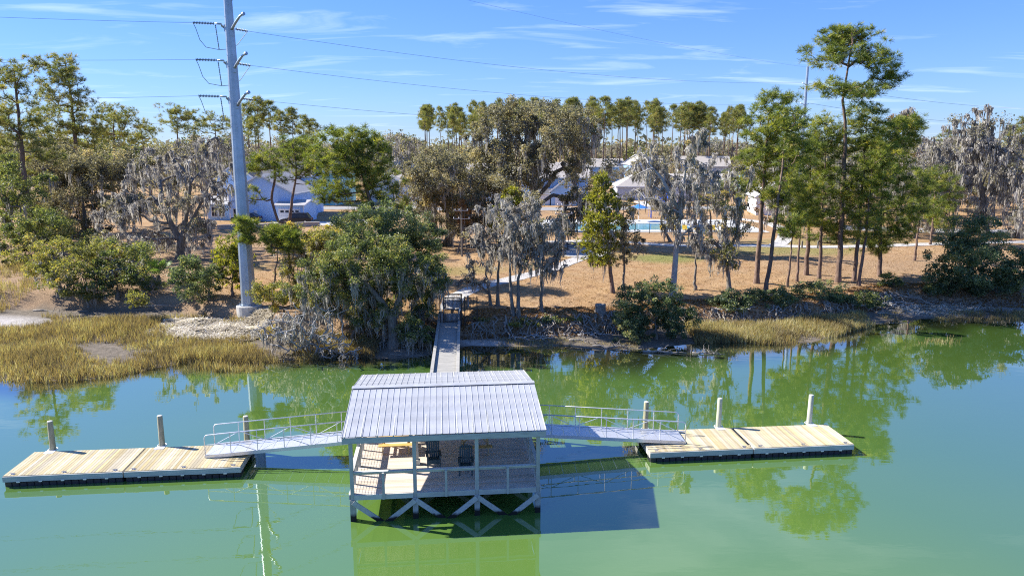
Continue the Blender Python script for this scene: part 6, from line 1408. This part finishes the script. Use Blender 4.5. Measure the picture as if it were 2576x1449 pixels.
# dead reed wrack
def wrack(label, cx, cy, rx, ry, n, seed, L=.55):
    rng = np.random.default_rng(seed); a = rng.random(n) * 2 * math.pi; q = rng.random(n) ** .5 * (1 + .25 * np.sin(3 * a + seed))
    x = cx + rx * q * np.cos(a); y = cy + ry * q * np.sin(a); z = ground(x, y) + rng.random(n) * .30 * (1 - .6 * q) * (.4 + .9 * fnoise(x, y, 1.7, 4))
    th = rng.normal(.1, .75, n); d = np.stack([np.cos(th), np.sin(th), rng.normal(0, .22, n)], 1) * (L * (.4 + .8 * rng.random(n)))[:, None]; s = np.stack([-np.sin(th), np.cos(th), 0 * th], 1) * .032
    p = np.stack([x, y, z], 1); V = np.stack([p - d / 2 - s, p + d / 2 - s, p + d / 2 + s, p - d / 2 + s], 1).reshape(-1, 3)
    T = np.clip(.55 + .25 * (fnoise(x, y, 2.2, seed) - .5) * 2 + rng.normal(0, .18, n), 0, 1)
    return tag(link('reed_wrack', np_mesh('reed_wrack', V, np.arange(n * 4).reshape(-1, 4), 'wrack', T)), label, 'reed wrack', kind='stuff')
wrack('pale mat of dead reeds washed up below the steel pole', -22.6, 54.6, 4.4, 2.7, 30000, 11)
wrack('pale mat of dead reeds left of the steel pole footing', -25.6, 57.0, 2.8, 1.5, 9000, 14)
wrack('pale dead reeds on the mud near the right edge', 37, 62.6, 5, 1.5, 1200, 13, .5)
# pine straw and dormant grass on the lawn
n = 52000; x = rng.uniform(-34, 60, n); y = tp_(x) - .6 + rng.random(n) ** 1.6 * 26
V, F = blades(x, y, .05 + .09 * rng.random(n), .05, rng, 1.6)
T = np.clip(.1 + .7 * fnoise(x, y, .7, 2) + rng.normal(0, .18, n), 0, .93); T[(((x - 16.5) / 4.5) ** 2 + ((y - 79) / 3.2) ** 2 < 1) | (((x - 32) / 9) ** 2 + ((y - 85) / 4.5) ** 2 < .7)] = 1
tag(link('lawn_grass', np_mesh('lawn_grass', V, F, 'grass_blades', np.tile(T, 2))), 'dormant tan grass and pine straw on the lawn', 'grass', kind='stuff')
# leaf litter on the bank
n = 26000; x = rng.uniform(-8, 46, n); y = ft(x) - .4 + rng.random(n) * 4.2
C = np.stack([x, y, ground(x, y) + .03], 1); V, F, T = leaves(C, np.full(n, .05), 1, .16, rng, .3)
tag(link('leaf_litter', np_mesh('leaf_litter', V, F, 'rust_leaf', T)), 'brown leaf litter along the eroded bank', 'leaf litter', kind='stuff')

# ------------------------------------------------------------------ roots, stump and driftwood on the bank
def crooked(p, q, r, rng, n=7, w=.12):
    p, q = np.array(p, float), np.array(q, float); L = np.linalg.norm(q - p); pts = [tuple(p + (q - p) * t + rng.normal(0, w * L * .35, 3) * math.sin(math.pi * t) * [1, 1, .5]) for t in np.linspace(0, 1, n)]
    return pts, [r * (1 - .7 * t) for t in np.linspace(0, 1, n)]
def log(label, x0, y0, x1, y1, r, seed, dz=.05, twigs=3, group='driftwood on the bank'):
    rng = np.random.default_rng(seed); z0 = max(gz(x0, y0), 0) + dz; z1 = max(gz(x1, y1), 0) + dz
    t = thing('driftwood_log', label, 'driftwood', (x0, y0, z0), 0, group); pts, rr = crooked((0, 0, 0), (x1 - x0, y1 - y0, z1 - z0), r, rng)
    MB().tube(pts, rr, 7).build('stem', 'driftwood', t, True)
    for k in range(twigs):
        a = pts[2 + k % 4]; e = (a[0] + rng.normal(0, .5), a[1] + rng.normal(0, .4), a[2] + rng.uniform(.15, .6)); p2, r2 = crooked(a, e, r * .4, rng, 5, .2); MB().tube(p2, r2, 5).build('branch', 'driftwood', t)
DL = [('grey log slanting down the bank right of the walkway', -.6, 54.2, -.1, 52.2, .09), ('thin pale log on the mud right of the walkway', .3, 52.2, 3.4, 52.6, .05), ('broken log on the mud below the stump', 4.2, 52.4, 6.4, 51.5, .07),
      ('dark forked log at the water edge left of the wax myrtle', 5.8, 51.2, 8.8, 50.6, .09), ('dark sunken bough under the wax myrtle', 9.2, 49.9, 12.2, 49.5, .11), ('grey branch tangle standing in the water right of the wax myrtle', 12.6, 49.6, 14.8, 49.2, .06),
      ('grey log below the low bank bushes', 15, 55.6, 18, 55.2, .08), ('root log under the leaning pine', 19, 57.2, 22, 56.6, .09), ('dark log under the tallest pine', 23, 58.4, 26.6, 58.2, .10), ('long grey log on the right mud bank', 29, 61.4, 34, 62.6, .12),
      ('short dark log on the right mud bank', 31, 60.8, 33.6, 60.9, .10), ('pale forked log above the right mud bank', 34.5, 64.6, 38, 63.4, .11), ('dark log lying near the right edge water', 39, 62.0, 44, 61.4, .10), ('thin dark branch on the sandy shallows left of the walkway', -8.4, 48.9, -7.0, 48.5, .04), ('thin dark twig on the sandy shallows beside the walkway', -6.6, 48.9, -5.9, 48.4, .03),
      ('dark fallen bough at the marsh edge below the palmetto', -33, 62.0, -27, 61.6, .10), ('dark fallen bough below the yellowish shrub', -41, 61.4, -36, 61.0, .09)]
for k, a in enumerate(DL): log(*a, seed=300 + k, twigs=2 + (7 if 'tangle' in a[0] or 'forked' in a[0] else k % 3))
st = thing('tree_stump', 'weathered grey stump with spreading roots on the bank', 'stump', (6.9, 56.0, gz(6.9, 56.0) - .25)); srng = np.random.default_rng(9)
MB().lathe([(.62, 0), (.46, .35), (.40, .7), (.43, .95), (.30, .98), (.05, .90)], 11).build('bole', 'driftwood', st, True)
for k in range(13):
    a = 2 * math.pi * k / 13 + srng.normal(0, .2); L = srng.uniform(.8, 1.7); p, r = crooked((.35 * math.cos(a), .35 * math.sin(a), .25), (L * math.cos(a), L * math.sin(a) - .2, -.25 - .35 * (math.sin(a) < 0)), .11, srng, 6, .25); MB().tube(p, r, 5).build('root', 'driftwood', st)
def roots(label, x, y, w, n, seed):
    rng = np.random.default_rng(seed); t = thing('exposed_roots', label, 'roots', (x, y, 0), 0, 'exposed roots along the bank')
    for k in range(n):
        a = x + rng.uniform(-w, w); ya = float(tp_(a)) - rng.uniform(0, .5); b = a + rng.normal(0, .7); yb = float(ft(b)) - rng.uniform(.1, .9)
        p, r = crooked((a - x, ya - y, gz(a, ya) + .03), (b - x, yb - y, gz(b, yb) + .05), rng.uniform(.03, .08), rng, 7, .3); MB().tube(p, r, 5).build('root', 'driftwood', t)
for lab, x, w, n, s in (('exposed roots on the eroded bank right of the gate', -1.5, 1.6, 14, 1), ('exposed roots below the close pair of mossy trees', 1.8, 1.5, 16, 2), ('tangled roots under the weathered stump', 6.6, 1.8, 26, 3), ('exposed roots behind the wax myrtle', 12.5, 2.0, 16, 4), ('exposed roots below the crooked mossy tree', 17.5, 2.2, 20, 5), ('exposed roots below the leaning pine', 22.5, 2.2, 20, 6), ('exposed roots below the tallest pine', 28.5, 2.5, 24, 7), ('exposed roots at the right end of the bank', 34, 2.2, 18, 8), ('exposed roots under the bank oak', -8.3, 1.4, 14, 9)):
    roots(lab, x, float(ft(x)), w, n, s)
